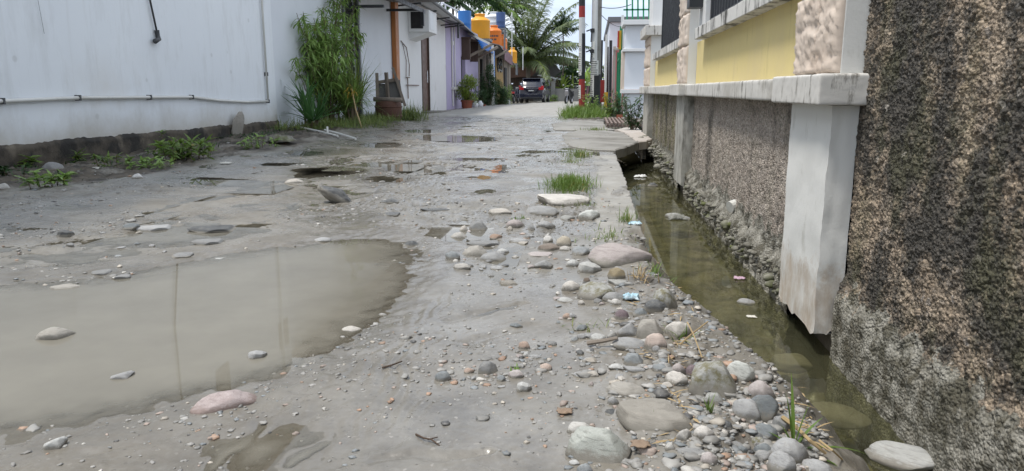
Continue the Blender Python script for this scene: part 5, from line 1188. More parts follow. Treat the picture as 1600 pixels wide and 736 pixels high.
for k in range(8):
    x = -4.6+k*.21; b = MB(); b.add([(x, 59.6, .78+.035*k), (x+.21, 59.6, .78+.035*(k+1)), (x+.21, 61.5, 1.28+.03*k), (x, 61.5, 1.28+.03*k), (x, 59.6, .81+.035*k), (x+.21, 59.6, .81+.035*(k+1)), (x+.21, 61.5, 1.31+.03*k), (x, 61.5, 1.31+.03*k)], [(0,1,2,3)[::-1],(4,5,6,7),(0,1,5,4),(1,2,6,5),(2,3,7,6),(3,0,4,7)]); b.build('tin_strip', MT['white' if k % 2 else 'rust_roof'], ln)
MB().add([(-4.3, 59.2, 1.72), (-2.4, 59.2, 1.38), (-2.4, 61, 1.48), (-4.3, 61, 1.82), (-4.3, 59.2, 1.77), (-2.4, 59.2, 1.43), (-2.4, 61, 1.53), (-4.3, 61, 1.87)], [(0,1,2,3)[::-1],(4,5,6,7),(0,1,5,4),(1,2,6,5),(2,3,7,6),(3,0,4,7)]).build('pale_roof_strip', MT['white'], ln)
# ------------------------------------------------------------------ car
def make_car(x, y, z, yaw):
    t = thing('car', 'dark navy people carrier seen from behind at the end of the lane', 'car', (x, y, z))
    # rear face at local y = 0, body runs to +y
    st = [(0.0, .34, .92, 1.05, .74, .60), (.06, .28, .95, 1.12, .80, .62), (.22, .25, .98, 1.45, .83, .62), (.42, .24, .98, 1.62, .835, .63), (1.6, .22, .95, 1.68, .845, .66), (2.7, .22, .93, 1.60, .845, .64), (3.3, .22, .92, 1.05, .84, .66), (4.0, .26, .82, .88, .80, .66), (4.2, .36, .68, .72, .70, .58)]
    V = []; N = 14
    for (yy, zb, zbelt, zt, wb, wt) in st:
        half = [(wb*.90, zb), (wb*.98, zb+.12), (wb, zb+.35), (wb*.985, zbelt), (wt+.02, zt-.07), (wt-.06, zt-.012), (wt*.45, zt)]
        ring = half+[(-a, c) for a, c in half[::-1]]
        V += [(a, yy, c) for a, c in ring]
    F = [(i*N+j, (i+1)*N+j, (i+1)*N+(j+1) % N, i*N+(j+1) % N) for i in range(len(st)-1) for j in range(N)]
    F += [tuple(range(N)), tuple((len(st)-1)*N+j for j in range(N))[::-1]]
    rot = Matrix.Rotation(yaw, 3, 'Z')
    def T(b): b.v = [tuple(rot @ Vector(p)+Vector((x, y, z))) for p in b.v]; return b
    body = T(MB().add(V, F)).build('body', MT['navy_paint'], t, smooth=True); md = body.modifiers.new('Edge', 'EDGE_SPLIT'); md.split_angle = R(38)
    T(MB().add([(-.56, .115, 1.08), (.56, .115, 1.08), (.50, .245, 1.42), (-.50, .245, 1.42), (-.56, .165, 1.08), (.56, .165, 1.08), (.50, .30, 1.42), (-.50, .30, 1.42)], [(0,1,2,3),(4,7,6,5),(0,4,5,1),(1,5,6,2),(2,6,7,3),(3,7,4,0)])).build('rear_window', MT['glass'], t)
    T(MB().box(-.60, .60, .14, .40, 1.585, 1.635)).build('spoiler', MT['navy_paint'], t, bevel=.012)
    for s in (-1, 1):
        xs_ = sorted((s*.50, s*.835))
        T(MB().box(xs_[0], xs_[1], -.018, .22, .86, 1.03).box(*sorted((s*.66, s*.84)), -.012, .25, 1.02, 1.14)).build('tail_light', MT['red_lens'], t, bevel=.02)
        T(MB().box(*sorted((s*.80, s*.86)), .5, 2.9, .98, 1.42)).build('side_window', MT['glass'], t, bevel=.02)
        T(MB().box(*sorted((s*.86, s*1.0)), 2.75, 2.87, .98, 1.12)).build('side_mirror', MT['navy_paint'], t, bevel=.02)
        for wy in (.75, 3.35):
            w = T(MB().wheel((s*.76, wy, .31), .31, .20)).build('wheel', MT['rubber'], t, smooth=True)
            T(MB().wheel((s*.79, wy, .31), .20, .16, 14)).build('rim', MT['alloy'], w)
    T(MB().box(-.50, .50, -.035, .02, .965, 1.0)).build('chrome_strip', MT['chrome'], t)
    T(MB().box(-.80, .80, -.075, .12, .36, .62)).build('bumper', MT['navy_paint'], t, bevel=.03)
    T(MB().box(-.62, .62, -.085, -.06, .30, .40)).build('bumper_lip', MT['paint_black'], t)
    T(MB().box(-.45, .45, -.083, -.07, .575, .59)).build('bumper_trim', MT['chrome'], t)
    T(MB().box(-.22, .22, -.03, -.005, .76, .87)).build('number_plate', MT['plate'], t)
    b = MB()
    for k in range(7): b.box(-.17+k*.05, -.135+k*.05, -.036, -.03, .79, .845)
    T(b).build('plate_marks', MT['white_tank'], t)
    T(MB().bar((-.3, .10, 1.10), (.1, .17, 1.22), .02)).build('wiper', MT['paint_black'], t)
make_car(-4.05, 50, -.25, R(-3))
# ------------------------------------------------------------------ scooters
def make_scooter(label, x, y, z, yaw, mbody, msec, s=1.0):
    t = thing('motor_scooter', label, 'motorbike', (x, y, z), 'scooters parked along the lane')
    rot = Matrix.Rotation(yaw, 3, 'Z')
    def T(b): b.v = [tuple(rot @ (Vector(p)*s)+Vector((x, y, z))) for p in b.v]; return b
    for wy in (.25, 1.5):
        w = T(MB().wheel((0, wy, .28), .28, .10, 18)).build('wheel', MT['rubber'], t, smooth=True); T(MB().wheel((0, wy, .28), .17, .11, 12)).build('rim', MT['alloy'], w)
    T(MB().extrude([(.02, .60), (.05, .80), (.35, .82), (.75, .72), (.85, .45), (1.15, .32), (1.30, .62), (1.38, 1.0), (1.28, 1.02), (1.12, .5), (.9, .3), (.5, .32), (.2, .48)], 'x', -.13, .13)).build('body', mbody, t, bevel=.04)
    T(MB().extrude([(.0, .80), (.05, .87), (.75, .84), (.82, .76), (.4, .80)], 'x', -.12, .12)).build('seat', MT['rubber'], t, bevel=.02)
    T(MB().box(-.11, .11, -.02, .06, .62, .74)).build('tail_light', MT['red_lens'], t, bevel=.015)
    T(MB().extrude([(-.10, .42), (.05, .56), (.5, .50), (.3, .44)], 'x', -.06, .06).box(-.07, .07, -.08, -.05, .36, .48)).build('rear_fender', msec, t)
    T(MB().tube([(-.32, 1.18, 1.02), (-.1, 1.3, 1.05), (.1, 1.3, 1.05), (.32, 1.18, 1.02)], .02, 8)).build('handlebar', MT['paint_black'], t)
    T(MB().obox((0, 1.36, .98), (.24, .14, .16)).obox((0, 1.42, .74), (.26, .08, .36), (R(-12), 0, 0))).build('front_shield', msec, t, bevel=.04)
    T(MB().tube([(-.04, 1.36, .8), (-.05, 1.5, .28)], .03, 8).tube([(.04, 1.36, .8), (.05, 1.5, .28)], .03, 8)).build('fork', MT['alloy'], t)
    for sd in (-1, 1):
        m = T(MB().tube([(sd*.2, 1.24, 1.05), (sd*.28, 1.22, 1.22)], .008, 5)).build('mirror', MT['paint_black'], t)
        T(MB().obox((sd*.30, 1.21, 1.26), (.11, .03, .08))).build('mirror_glass', MT['mirror'], m, bevel=.01)
make_scooter('dark scooter with red tail light parked left of the navy car', -5.02, 47.6, -.24, R(-6), MT['navy_paint'], MT['paint_black'])
make_scooter('scooter with a pale front parked by the low wall left of the striped pole', -1.15, 45, -.22, R(165), MT['paint_black'], MT['alloy'], .88)
make_scooter('dark red scooter partly hidden behind the striped pole', -.55, 43.4, -.22, R(200), MT['maroon'], MT['paint_black'])
# sacks
for k, (x, y, s) in enumerate(((-4.55, 38.0, .26), (-4.3, 37.6, .22), (-4.65, 37.5, .2))):
    o = stone(x, y, .0-.06, s*2, s*1.6, s*2.2, k, 'white', 'rough', 'sack'); o.material_slots[0].material = MT['bag_white']
    tag(o, ('biggest white sack slumped at the foot of the yellow planks', 'smaller white sack in front of the yellow planks', 'white sack nearest the dark green bush')[k], 'sack')
# dark lettering marks on the deep orange tank, too worn to read
tk = [o for o in bpy.data.objects if o.get('label', '').startswith('deep orange lettered')][0]
for z, row in ((3.42, (-125, -112, -99, -92, -79, -66, -54)), (3.24, (-108, -96, -80, -70))):
    for a in row: wrap(tk, (-5.35, 41.0), .402, a-4.5, a+4.5, z, z+.09, MT['ink'], 'lettering', 0, 3)
# ------------------------------------------------------------------ plants
class Leaves:
    def __init__(s): s.V = []; s.F = []; s.n = 0
    def blade(s, p, d, L, w, droop=.6, seg=4, twist=0.0, fold=.0):
        "a tapering leaf from p along d, bending down"
        p = np.array(p, float); d = np.array(d, float); d /= np.linalg.norm(d)+1e-9
        side = np.cross(d, (0, 0, 1.0)); 
        if np.linalg.norm(side) < 1e-3: side = np.array((1.0, 0, 0))
        side /= np.linalg.norm(side)
        if twist: up = np.cross(side, d); side = side*math.cos(twist)+up*math.sin(twist)
        pts = []; q = p.copy(); dd = d.copy()
        for i in range(seg+1):
            t = i/seg; ww = w*.5*(.35+.65*math.sin(min(1, t*1.6+.12)*PI/2))*(1-t**2.2)+w*.01
            pts.append((q-side*ww, q+side*ww)); dd = dd+np.array((0, 0, -droop/seg)); dd /= np.linalg.norm(dd); q = q+dd*L/seg
        b = s.n
        for a, c in pts: s.V += [a, c]; s.n += 2
        for i in range(seg): s.F.append((b+2*i, b+2*i+1, b+2*i+3, b+2*i+2))
    def build(s, name, m, parent=None, loc=None):
        V = np.array(s.V); b = BASE[parent.name] if parent is not None else Vector(loc or (0, 0, 0))
        return link(name, npmesh(name, V-np.array(b[:]), np.array(s.F), True), m, parent, loc)
U = random.uniform
def rdir(el0, el1, az=None):
    a = U(0, 2*PI) if az is None else az; e = R(U(el0, el1)); return (math.cos(a)*math.cos(e), math.sin(a)*math.cos(e), math.sin(e))
def tuft(name, label, cat, x, y, n, L, w, spread, m, el=(45, 88), droop=.8, group=None, stuff=False, sx=1, sy=1, z=None):
    lv = Leaves()
    for i in range(n):
        a = U(0, 2*PI); r = spread*min(1.5, abs(random.gauss(0, .62))); px, py = x+r*math.cos(a)*sx, y+r*math.sin(a)*sy
        lv.blade((px, py, (hz(px, py) if z is None else z)-.005), rdir(*el), L*U(.45, 1.1), w*U(.7, 1.2), droop*U(.3, 1.5), 4)
    o = lv.build(name, m, None, (x, y, hz(x, y) if z is None else z)); return tag(o, label, cat, group, 'stuff' if stuff else None)
# tall leafy shrub against the wall
def tall_shrub():
    p = G(505, 198); x, y = p.x+.02, p.y+.15; t = thing('tall_shrub', 'tall airy shrub with drooping narrow leaves against the white wall', 'shrub', (x, y, 0))
    st = MB(); lv = Leaves()
    for i in range(42):
        a = U(0, 2*PI); r = .24*math.sqrt(random.random()); b = Vector((x+r*math.cos(a), y+r*math.sin(a)*1.3, 0)); h = U(.95, 1.85) if i < 37 else U(2.3, 3.7); lean = Vector((U(-.12, .50), random.choice((U(-1.7, -.5), U(-1.2, .4))) if i < 37 else U(.2, 1.6), 0))
        if b.x+lean.x < WX+.12: lean.x = WX+.15-b.x
        pts = [b+lean*(k/6)**1.6+Vector((0, 0, h*k/6)) for k in range(7)]; st.tube(pts, [.011-.0013*k for k in range(7)], 6)
        for k in range(2, 7):
            if k <= 3 and random.random() < .75: continue
            for j in range(int(U(4, 7))):
                q = pts[k-1].lerp(pts[k], random.random()) if k else pts[k]
                br = Vector(rdir(5, 65)); e = q+br*U(.05, .24)
                if e.x < WX+.05: e.x = WX+.06
                st.tube([q, e], [.003, .0015], 3, cap=False)
                for l in range(int(U(5, 9))):
                    dd = rdir(-45, 35); lv.blade(q.lerp(e, U(.3, 1.0)), dd, U(.10, .21), U(.020, .034), U(.6, 1.6), 4, U(-.6, .6))
    st.build('stem', MT['stem'], t); lv.build('foliage', MT['leaf'], t)
tall_shrub()
def sword_plant(name, label, x, y, n, L, w, m, z0=.0, el=(20, 85), heads=1, group=None, droop=.35):
    t = thing(name, label, 'plant', (x, y, z0), group); lv = Leaves(); st = MB()
    for hd in range(heads):
        hx, hy, hz_ = x+U(-.16, .16)*(heads > 1), y+U(-.2, .2)*(heads > 1), z0+U(.02, .42)*(heads > 1)
        if hz_ > z0+.03: st.tube([(x+(hx-x)*.3, y+(hy-y)*.3, z0-.02), (hx, hy, hz_)], .015, 6)
        for i in range(n//heads):
            d = rdir(*el); lv.blade((hx+d[0]*.02, hy+d[1]*.02, hz_+.02*random.random()), d, L*U(.6, 1.05), w*U(.8, 1.15), droop*U(.2, 1.6), 5, U(-.3, .3))
    lv.build('foliage', m, t)
    if st.v: st.build('stem', MT['stem'], t)
    return t
p = G(474, 203); sword_plant('sword_leaf_plant', 'dark green sword-leaved plant at the foot of the wall left of the tall shrub', -4.10, 10.45, 110, .56, .045, MT['leaf_dark'], .02, (15, 85), 7)
p = G(548, 198); sword_plant('lemongrass', 'arching long-bladed grass plant in front of the dark shutter door', p.x+.03, p.y, 230, .95, .019, MT['leaf_grass2'], .0, (45, 86), 5, droop=1.1)
p = G(540, 200); sword_plant('leafy_cane', 'lighter green cane plant between the tall shrub and the arching grass', p.x-.05, p.y+.5, 170, .6, .024, MT['leaf'], .1, (20, 85), 8, droop=1.2)
# a few yellow leaves and a dry cane
tag(MB().tube([G(533, 130, .6)*.0+Vector((-3.80, 11.6, .62)), Vector((-3.70, 11.45, .3)), Vector((-3.55, 11.25, .02))], [.008, .012, .012], 6).build('dry_cane', MT['straw'], loc=(-3.6, 11.3, 0)), 'dry yellow cane leaning down from the shrubs to the verge', 'cane')
lv = Leaves()
for i in range(26): lv.blade((-3.80+U(-.06, .06), 11.6+U(-.1, .1), .60+U(-.1, .1)), rdir(-40, 50), U(.06, .13), U(.018, .03), .8, 3)
tag(lv.build('withered_leaves', MT['leaf_yellow'], None, (-3.8, 11.6, .6)), 'cluster of withered yellow leaves hanging on the dry cane', 'leaves')
# verge herbs
def weed(label, px, py, h, n, m, name='weed', spread=.12, ll=.06, lw=.025):
    q = G(px, py); x, y = q.x, q.y; z = hz(x, y); t = thing(name, label, 'weed', (x, y, z)); st = MB(); lv = Leaves()
    for i in range(n):
        a = U(0, 2*PI); r = spread*random.random(); b = Vector((x+r*math.cos(a), y+r*math.sin(a), z-.01)); H = h*U(.5, 1.1); e = b+Vector((math.cos(a)*H*.25, math.sin(a)*H*.25, H))
        e.x = max(e.x, WX+.08)
        st.tube([(x, y, z-.03), b, b.lerp(e, .6)+Vector((0, 0, .02)), e], [.004, .004, .003, .002], 4)
        for k in range(int(U(7, 13))):
            q2 = b.lerp(e, U(.25, 1)); lv.blade(q2, rdir(-10, 50), ll*U(.6, 1.3), lw*U(.6, 1.2), U(.3, 1.2), 3, U(-.5, .5))
        for k in range(5): lv.blade(e, rdir(5, 60), ll*U(.8, 1.5), lw*U(.6, 1.1), U(.3, 1), 3, U(-.5, .5))
    st.build('stem', MT['stem'], t); lv.build('foliage', m, t); return t
weed('tallest bushy weed clump against the dark plinth', 285, 250, .17, 26, MT['leaf_grass'], spread=.32, ll=.085, lw=.032)
weed('leafy weed left of the tallest weed clump', 262, 246, .22, 3, MT['leaf_grass'], spread=.08, ll=.09, lw=.03)
weed('low weeds between the tallest weed clump and the left puddles', 225, 262, .08, 14, MT['leaf'], spread=.25, ll=.05)
weed('small bright weed under the sagging pipe bend', 118, 253, .10, 4, MT['leaf_grass'], spread=.04, ll=.07)
weed('pale broad-leaved weed by the stones in the left verge', 72, 292, .09, 8, MT['leaf'], spread=.11, ll=.06, lw=.035)
weed('small weed at the far left of the verge', 12, 280, .08, 9, MT['leaf_deep'], spread=.15, ll=.05, lw=.03)
weed('weed sprig near the whitish lump in the verge', 38, 262, .12, 4, MT['leaf_grass'], spread=.05, ll=.07)
weed('weeds beside the upright rock at the plinth end', 405, 232, .13, 10, MT['leaf'], spread=.2, ll=.05)
weed('small weed between the weed clumps and the grey lump', 180, 262, .12, 6, MT['leaf_grass'], spread=.12, ll=.055)
# verge grass under the shrubs: nobody could count it
lv = Leaves()
for i in range(9000):
    y = U(9.6, 16.2); x = WX+.12+abs(random.gauss(0, .65)); 
    lim = np.interp(y, [9.4, 10.2, 11.3, 14.2, 16.2], [-4.2, -3.75, -3.2, -3.55, -3.75])
    if x > lim+U(-.2, .1): continue
    lv.blade((x, y, hz(x, y)-.01) if i % 3 == 0 else (x, y, .06+.03*math.sin(x*7+y*5)), rdir(35, 88), U(.06, .20), U(.006, .012), U(.5, 1.8), 3)
tag(lv.build('grass', MT['leaf_grass2']), 'grass and low growth on the left verge under the shrubs', 'grass', kind='stuff')
lv = Leaves()
for i in range(2600):
    y = U(4.6, 10.5); x = WX+.06+abs(random.gauss(0, .28))
    if gn(np.array([x*3.0]), np.array([y*1.6]), 5)[0] < -.02: continue
    lv.blade((x, y, hz(x, y)-.005), rdir(15, 75), U(.02, .07), U(.008, .02), U(.2, 1.2), 2, U(-.5, .5))
tag(lv.build('ground_weeds', MT['leaf_deep']), 'tiny weeds creeping along the foot of the dark plinth', 'weeds', kind='stuff')
# grass tufts
q = G(643, 188); tuft('grass_clump', 'tall grass clump right of the brown barrel', 'grass', q.x, q.y, 420, .42, .010, .36, MT['leaf_grass2'], (50, 88), .9)
q = G(888, 306); tuft('grass_clump', 'bright green grass tuft behind the flat pale boulder', 'grass', q.x, q.y+.35, 1500, .085, .0042, .17, MT['leaf_grass'], (45, 88), .7, sx=.75, sy=2.2)
q = G(893, 300); tuft('dead_grass', 'dry dead blades mixed at the edge of the bright grass tuft', 'grass', q.x+.05, q.y+.2, 90, .07, .0035, .2, MT['straw'], (5, 60), .7, sx=.7, sy=1.8, stuff=True)
q = G(905, 244); tuft('grass_clump', 'small grass clump at the corner where the kerb meets the slab', 'grass', q.x, q.y, 260, .10, .006, .13, MT['leaf_grass2'], (40, 85), .8, sy=2)
q = G(890, 255); tuft('grass_clump', 'thin grass strip along the kerb behind the bright tuft', 'grass', q.x, q.y, 120, .06, .005, .12, MT['leaf_grass2'], (40, 85), .8, sy=3, stuff=True)
q = G(930, 205); tuft('grass_clump', 'low grass between the two slabs in front of the grate', 'grass', q.x, q.y, 240, .09, .006, .22, MT['leaf_grass2'], (40, 85), .8, sx=1.2, sy=1.4, stuff=True)
q = G(985, 345); tuft('grass_clump', 'sparse grass on the kerb edge by the ditch', 'grass', q.x-.02, q.y, 70, .085, .004, .06, MT['leaf_grass2'], (40, 88), .7, sy=2.5, stuff=True)
q = G(955, 375); tuft('grass_clump', 'sparse grass above the long pinkish boulder', 'grass', q.x, q.y, 90, .05, .004, .11, MT['leaf_grass2'], (30, 80), .9, sy=2, stuff=True)
q = G(1033, 440); tuft('grass_clump', 'grass sprigs at the ditch edge beside the long pinkish boulder', 'grass', q.x-.02, q.y, 60, .05, .004, .05, MT['leaf_grass'], (30, 85), .9, sy=2)
q = G(1000, 450); tuft('grass_clump', 'brownish grass stubs in front of the long pinkish boulder', 'grass', q.x, q.y, 50, .06, .003, .05, MT['straw'], (40, 88), .5)
q = G(920, 520); tuft('grass_clump', 'thin grass blades among the pebbles left of the pointed boulder', 'grass', q.x, q.y, 36, .045, .003, .05, MT['leaf_grass2'], (15, 70), .8, sx=1.5, stuff=True)
q = G(1062, 548); tuft('grass_clump', 'green sprigs under the dry straws by the water', 'grass', q.x, q.y, 34, .05, .004, .03, MT['leaf_grass'], (20, 80), .9)
q = G(1105, 662); tuft('grass_clump', 'single small green sprig right of the widest slab boulder', 'grass', q.x, q.y, 11, .05, .003, .008, MT['leaf_grass'], (45, 88), .5)
q = G(806, 584); tuft('grass_clump', 'tiny dark sprig in the small pebble group', 'grass', q.x, q.y, 22, .022, .005, .01, MT['leaf'], (5, 80), .7)
q = G(930, 662); tuft('grass_clump', 'tiny sprig under the widest slab boulder', 'grass', q.x+.1, q.y-.05, 6, .03, .003, .006, MT['leaf_grass2'], (40, 88), .5)
q = G(810, 350); tuft('grass_clump', 'green sprig behind the domed pinkish cobble', 'grass', q.x, q.y+.12, 60, .035, .005, .05, MT['leaf_grass'], (20, 85), .8)
q = G(905, 322); tuft('grass_clump', 'dark rooty grass around the flat pale boulder', 'grass', q.x, q.y+.02, 300, .04, .004, .11, MT['leaf_grass2'], (10, 80), .9, sx=1.4, stuff=True)
# drooping weed by the bottom right corner
q = G(1268, 712); lv = Leaves(); z = hz(q.x-.03, q.y)
for d, L in (((-.1, .1, 1), .10), ((.0, .25, 1), .13), ((1, .1, .35), .13), ((.9, -.5, .25), .09), ((-.3, -.2, .9), .07), ((.5, .3, .8), .08), ((.8, .2, .1), .07), ((-.5, .2, .6), .05), ((.15, 0, 1), .09)):
    lv.blade((q.x-.03, q.y, max(z, -.08)), d, L, .0075, .7, 7)
tag(lv.build('weed_tuft', MT['leaf_grass'], None, (q.x-.03, q.y, z)), 'broad-bladed weed tuft leaning over the water at the bottom right', 'weed')
# verge grass below the poles
lv = Leaves()
for i in range(4200):
    x = random.triangular(-.72, .42, -.25); y = random.triangular(15.0, 20.5, 16.5)
    lv.blade((x, y, .02), rdir(40, 88), U(.10, .34)*(1 if y > 15.6 else .6), U(.009, .018), U(.5, 1.8), 3)
tag(lv.build('pole_grass', MT['leaf_grass']), 'lush grass growing round the feet of the two poles', 'grass', kind='stuff')
for i, (x, y, h, lab, m) in enumerate(((-.05, 17.4, .45, 'leafy weed between the striped and the concrete pole', 'leaf'), (.42, 16.6, .5, 'leafy weed right of the concrete pole', 'leaf_grass'), (.56, 15.2, .55, 'dark weed climbing the foot of the stepped gate pillar', 'leaf_deep'), (.62, 11.3, .5, 'dark shrub behind the pinkish ramp', 'leaf_deep'), (-.15, 19.5, .6, 'yellowish weed behind the striped pole', 'leaf_lime'))):
    t = thing('weed', lab, 'weed', (x, y, 0)); st = MB(); lv = Leaves()
    for k in range(18):
        a = U(0, 2*PI); e = Vector((x+math.cos(a)*.16, y+math.sin(a)*.2, h*U(.4, 1.1))); b_ = Vector((x+U(-.05, .05), y+U(-.05, .05), -.05)); st.tube([b_, e], [.006, .003], 4)
        for j in range(16): lv.blade(b_.lerp(e, U(.3, 1)), rdir(-20, 60), U(.06, .13), U(.02, .04), U(.3, 1), 3, U(-.5, .5))
    st.build('stem', MT['stem'], t); lv.build('foliage', MT[m], t)
# shrubs along the lane
def bush(label, x, y, z, rx, ry, rz, n, m, ll, lw, name='bush', pot=None, cat='bush', up=.3):
    t = thing(name, label, cat, (x, y, z-rz)); lv = Leaves(); st = MB()
    cl = [(U(-.6, .6), U(-.6, .6), U(-.75, .75), U(.3, .55)) for k in range(16)]
    for i in range(n):
        c = random.choice(cl); d = np.array(rdir(-80, 90)); r = c[3]*random.random()**.4
        p = np.array((x+rx*(c[0]+d[0]*r), y+ry*(c[1]+d[1]*r), z+rz*(c[2]+d[2]*r))); p[0] = max(p[0], WX+.04) if y < 29 else p[0]
        lv.blade(p, rdir(-20, 70), ll*U(.6, 1.3), lw*U(.7, 1.2), U(.2, 1), 2, U(-.6, .6))
    for k in range(7): st.tube([(x+U(-.05, .05), y+U(-.05, .05), z-rz*1.1), (x+U(-.5, .5)*rx, y+U(-.5, .5)*ry, z+U(-.2, .5)*rz)], [.02, .006], 5)
    st.build('stem', MT['stem'], t); lv.build('foliage', MT[m], t)
    if pot: 
        pr, ph_ = pot; MB().lathe([(pr*.7, 0), (pr*.95, ph_*.85), (pr*1.08, ph_*.86), (pr*1.08, ph_), (pr*.9, ph_), (pr*.85, ph_*.9)], (x, y, z-rz*1.02-ph_*.75), 18).build('pot', MT['terracotta'], t)
    return t
bush('round yellow-green potted shrub in a terracotta pot by the lilac wall', -4.08, 24.3, .62, .44, .5, .42, 2800, 'leaf_lime', .09, .035, 'potted_plant', (.20, .34), 'potted plant')
lvx = bush('small dark potted plant behind the yellow-green potted shrub', -4.0, 27.0, .35, .30, .35, .32, 600, 'leaf_deep', .10, .035, 'potted_plant', (.15, .26), 'potted plant')
bush('tall dark green conical bush in front of the timber row', -3.95, 28.6, .72, .40, .60, .85, 4200, 'leaf_deep', .09, .03)
bush('round dark green bush right of the conical bush', -3.8, 30.6, .45, .50, .7, .55, 3400, 'leaf_deep', .09, .03)
bush('low olive bush at the end of the bush row by the sacks', -3.95, 33.4, .30, .45, .6, .42, 1200, 'leaf', .09, .03)
bush('small green plant beside the dark scooter', -4.75, 42.5, .35, .35, .5, .6, 700, 'leaf', .12, .04)
bush('low green weeds under the end wall right of the car', -2.9, 55.0, -.1, .5, .4, .35, 600, 'leaf_grass', .16, .05)
for k in range(2): tag(MB().lathe([(.09, 0), (.11, .14), (.06, .2), (.05, .24)], (-3.95+.1*k, 25.2+.5*k, 0), 12).build('white_jar', MT['white_tank'], loc=(-3.95+.1*k, 25.2+.5*k, 0), smooth=True), ('white plastic jar beside the yellow-green potted shrub', 'white plastic jar behind the first white jar')[k], 'jar')
# palms
def frond(lv, st, base, az, el, L, sag, nl, ll, lw, hang=.8):
    d = np.array((math.cos(az)*math.cos(el), math.sin(az)*math.cos(el), math.sin(el))); q = np.array(base, float); pts = [q.copy()]; n = 14
    for i in range(n):
        d = d+np.array((0, 0, -sag/n)); d /= np.linalg.norm(d); q = q+d*L/n; pts.append(q.copy())
    st.tube(pts, [.05*(1-i/n)+.008 for i in range(n+1)], 5, cap=False)
    for i in range(nl):
        t = .12+.88*i/nl; k = min(n-1, int(t*n)); f = t*n-k; p = pts[k]*(1-f)+pts[k+1]*f; tg = pts[k+1]-pts[k]; tg /= np.linalg.norm(tg)
        sd = np.cross(tg, (0, 0, 1.0)); sd /= np.linalg.norm(sd)+1e-9
        for s in (-1, 1):
            dd = sd*s*U(.65, .9)+tg*U(.45, .75)+np.array((0, 0, U(-.35, .15)))
            lv.blade(p, dd, ll*(1-.62*abs(t-.4)/.6)*U(.85, 1.1), lw, hang*U(.7, 1.5), 4, U(-.5, .5))
def palm(label, x, y, z0, h, nf, L, sag, m, name='palm_tree', el=(5, 80), ll=.95, lw=.06, nl=46, tr=.14, trunkmat='trunk', group=None, hang=.9):
    t = thing(name, label, 'palm', (x, y, z0), group); lv = Leaves(); st = MB()
    MB().tube([(x, y, z0-.3), (x+.04*h, y, z0+h*.5), (x+.03*h, y, z0+h)], [tr*1.25, tr, tr*.8], 12).build('trunk', MT[trunkmat], t, smooth=True)
    for i in range(nf):
        a = 2*PI*i/nf*2.4+U(-.25, .25); e = R(el[0]+(el[1]-el[0])*((i*0.618) % 1)); frond(lv, st, (x+.03*h, y, z0+h), a, e, L*U(.8, 1.08), sag*U(.7, 1.2), nl, ll, lw, hang)
    st.build('frond_rib', MT['leaf_lime'] if 'coconut' in label else MT[m], t); lv.build('crown', MT[m], t)
palm('big coconut palm with long feathery fronds behind the car', -5.2, 60, -.3, 2.9, 46, 6.3, 1.0, 'leaf_palm', el=(20, 87), ll=1.2, lw=.10, nl=70, tr=.20)
palm('slim areca palm standing alone against the sky', -2.50, 60, 0, 5.0, 26, 1.6, .9, 'leaf_deep', el=(40, 89), ll=.42, lw=.09, nl=26, tr=.055, trunkmat='trunk')
for k, (x, y, h, lab) in enumerate(((-10.6, 56, 7.0, 'leftmost dark palm behind the blue barrel'), (-8.9, 58, 7.4, 'dark palm behind the biggest orange tank'), (-7.6, 60, 7.0, 'yellowish palm between the orange and the white tank'), (-9.9, 64, 8.6, 'taller dark palm behind the roof railing'), (-7.0, 66, 8.0, 'far dark palm left of the white tank'))):
    palm(lab, x, y, 0, h, 16, 2.8, 1.3, ('leaf_deep', 'leaf_deep', 'leaf', 'leaf_deep', 'leaf_deep')[k], el=(5, 80), ll=.75, lw=.11, nl=26, tr=.10)
# banana-like broad leaves
def banana(label, x, y, z, n, L, w, m, h=.8, el=(35, 82)):
    t = thing('banana_plant', label, 'plant', (x, y, z)); lv = Leaves()
    MB().tube([(x, y, z-.2), (x, y, z+h)], [.10, .07], 10).build('stem', MT['leaf_lime'], t, smooth=True)
    for i in range(n): lv.blade((x+U(-.1, .1), y+U(-.1, .1), z+h*U(.5, 1)), rdir(*el), L*U(.7, 1.1), w*U(.8, 1.2), U(.6, 1.7), 8, U(-.5, .5))
    lv.build('leaf', MT[m], t)
banana('yellow-green broad-leaved plant above the low concrete wall', -2.35, 58.5, .3, 26, 1.35, .22, 'leaf_lime', .5, (25, 85))
banana('dark banana plant left of the striped pole', -1.55, 60, .8, 14, 1.7, .42, 'leaf_deep', 1.2, (10, 75))
banana('banana plant between the two poles', -.55, 52, .3, 14, 1.7, .36, 'leaf', 1.1, (20, 80))
banana('yellowish banana plant right behind the concrete pole', .1, 46, .2, 12, 1.3, .3, 'leaf_lime', .9, (20, 80))
for k, (x, y, z, rx, rz, m, lab) in enumerate(((-1.0, 64, .8, 1.6, 1.3, 'leaf_deep', 'dark bushy tree behind the banana plants'), (1.2, 62, 1.0, 1.8, 1.4, 'leaf_deep', 'dark bushy tree behind the concrete pole'), (-3.2, 72, 1.6, 1.6, 1.3, 'leaf_deep', 'dark tree behind the rusty brown roof'))):
    bush(lab, x, y, z, rx, 1.4, rz, 2200, m, .32, .12, 'tree', None, 'tree')
for k, (x, y, z, rx, rz, lab) in enumerate(((-12.5, 78, 2.6, 4.0, 2.6, 'dark leafy tree mass left of the coconut palm'), (-8, 82, 2.4, 3.4, 2.4, 'dark leafy tree beyond the white water tank'))):
    bush(lab, x, y, z, rx, 3, rz, 4200, 'leaf_deep', .42, .16, 'tree', None, 'tree')
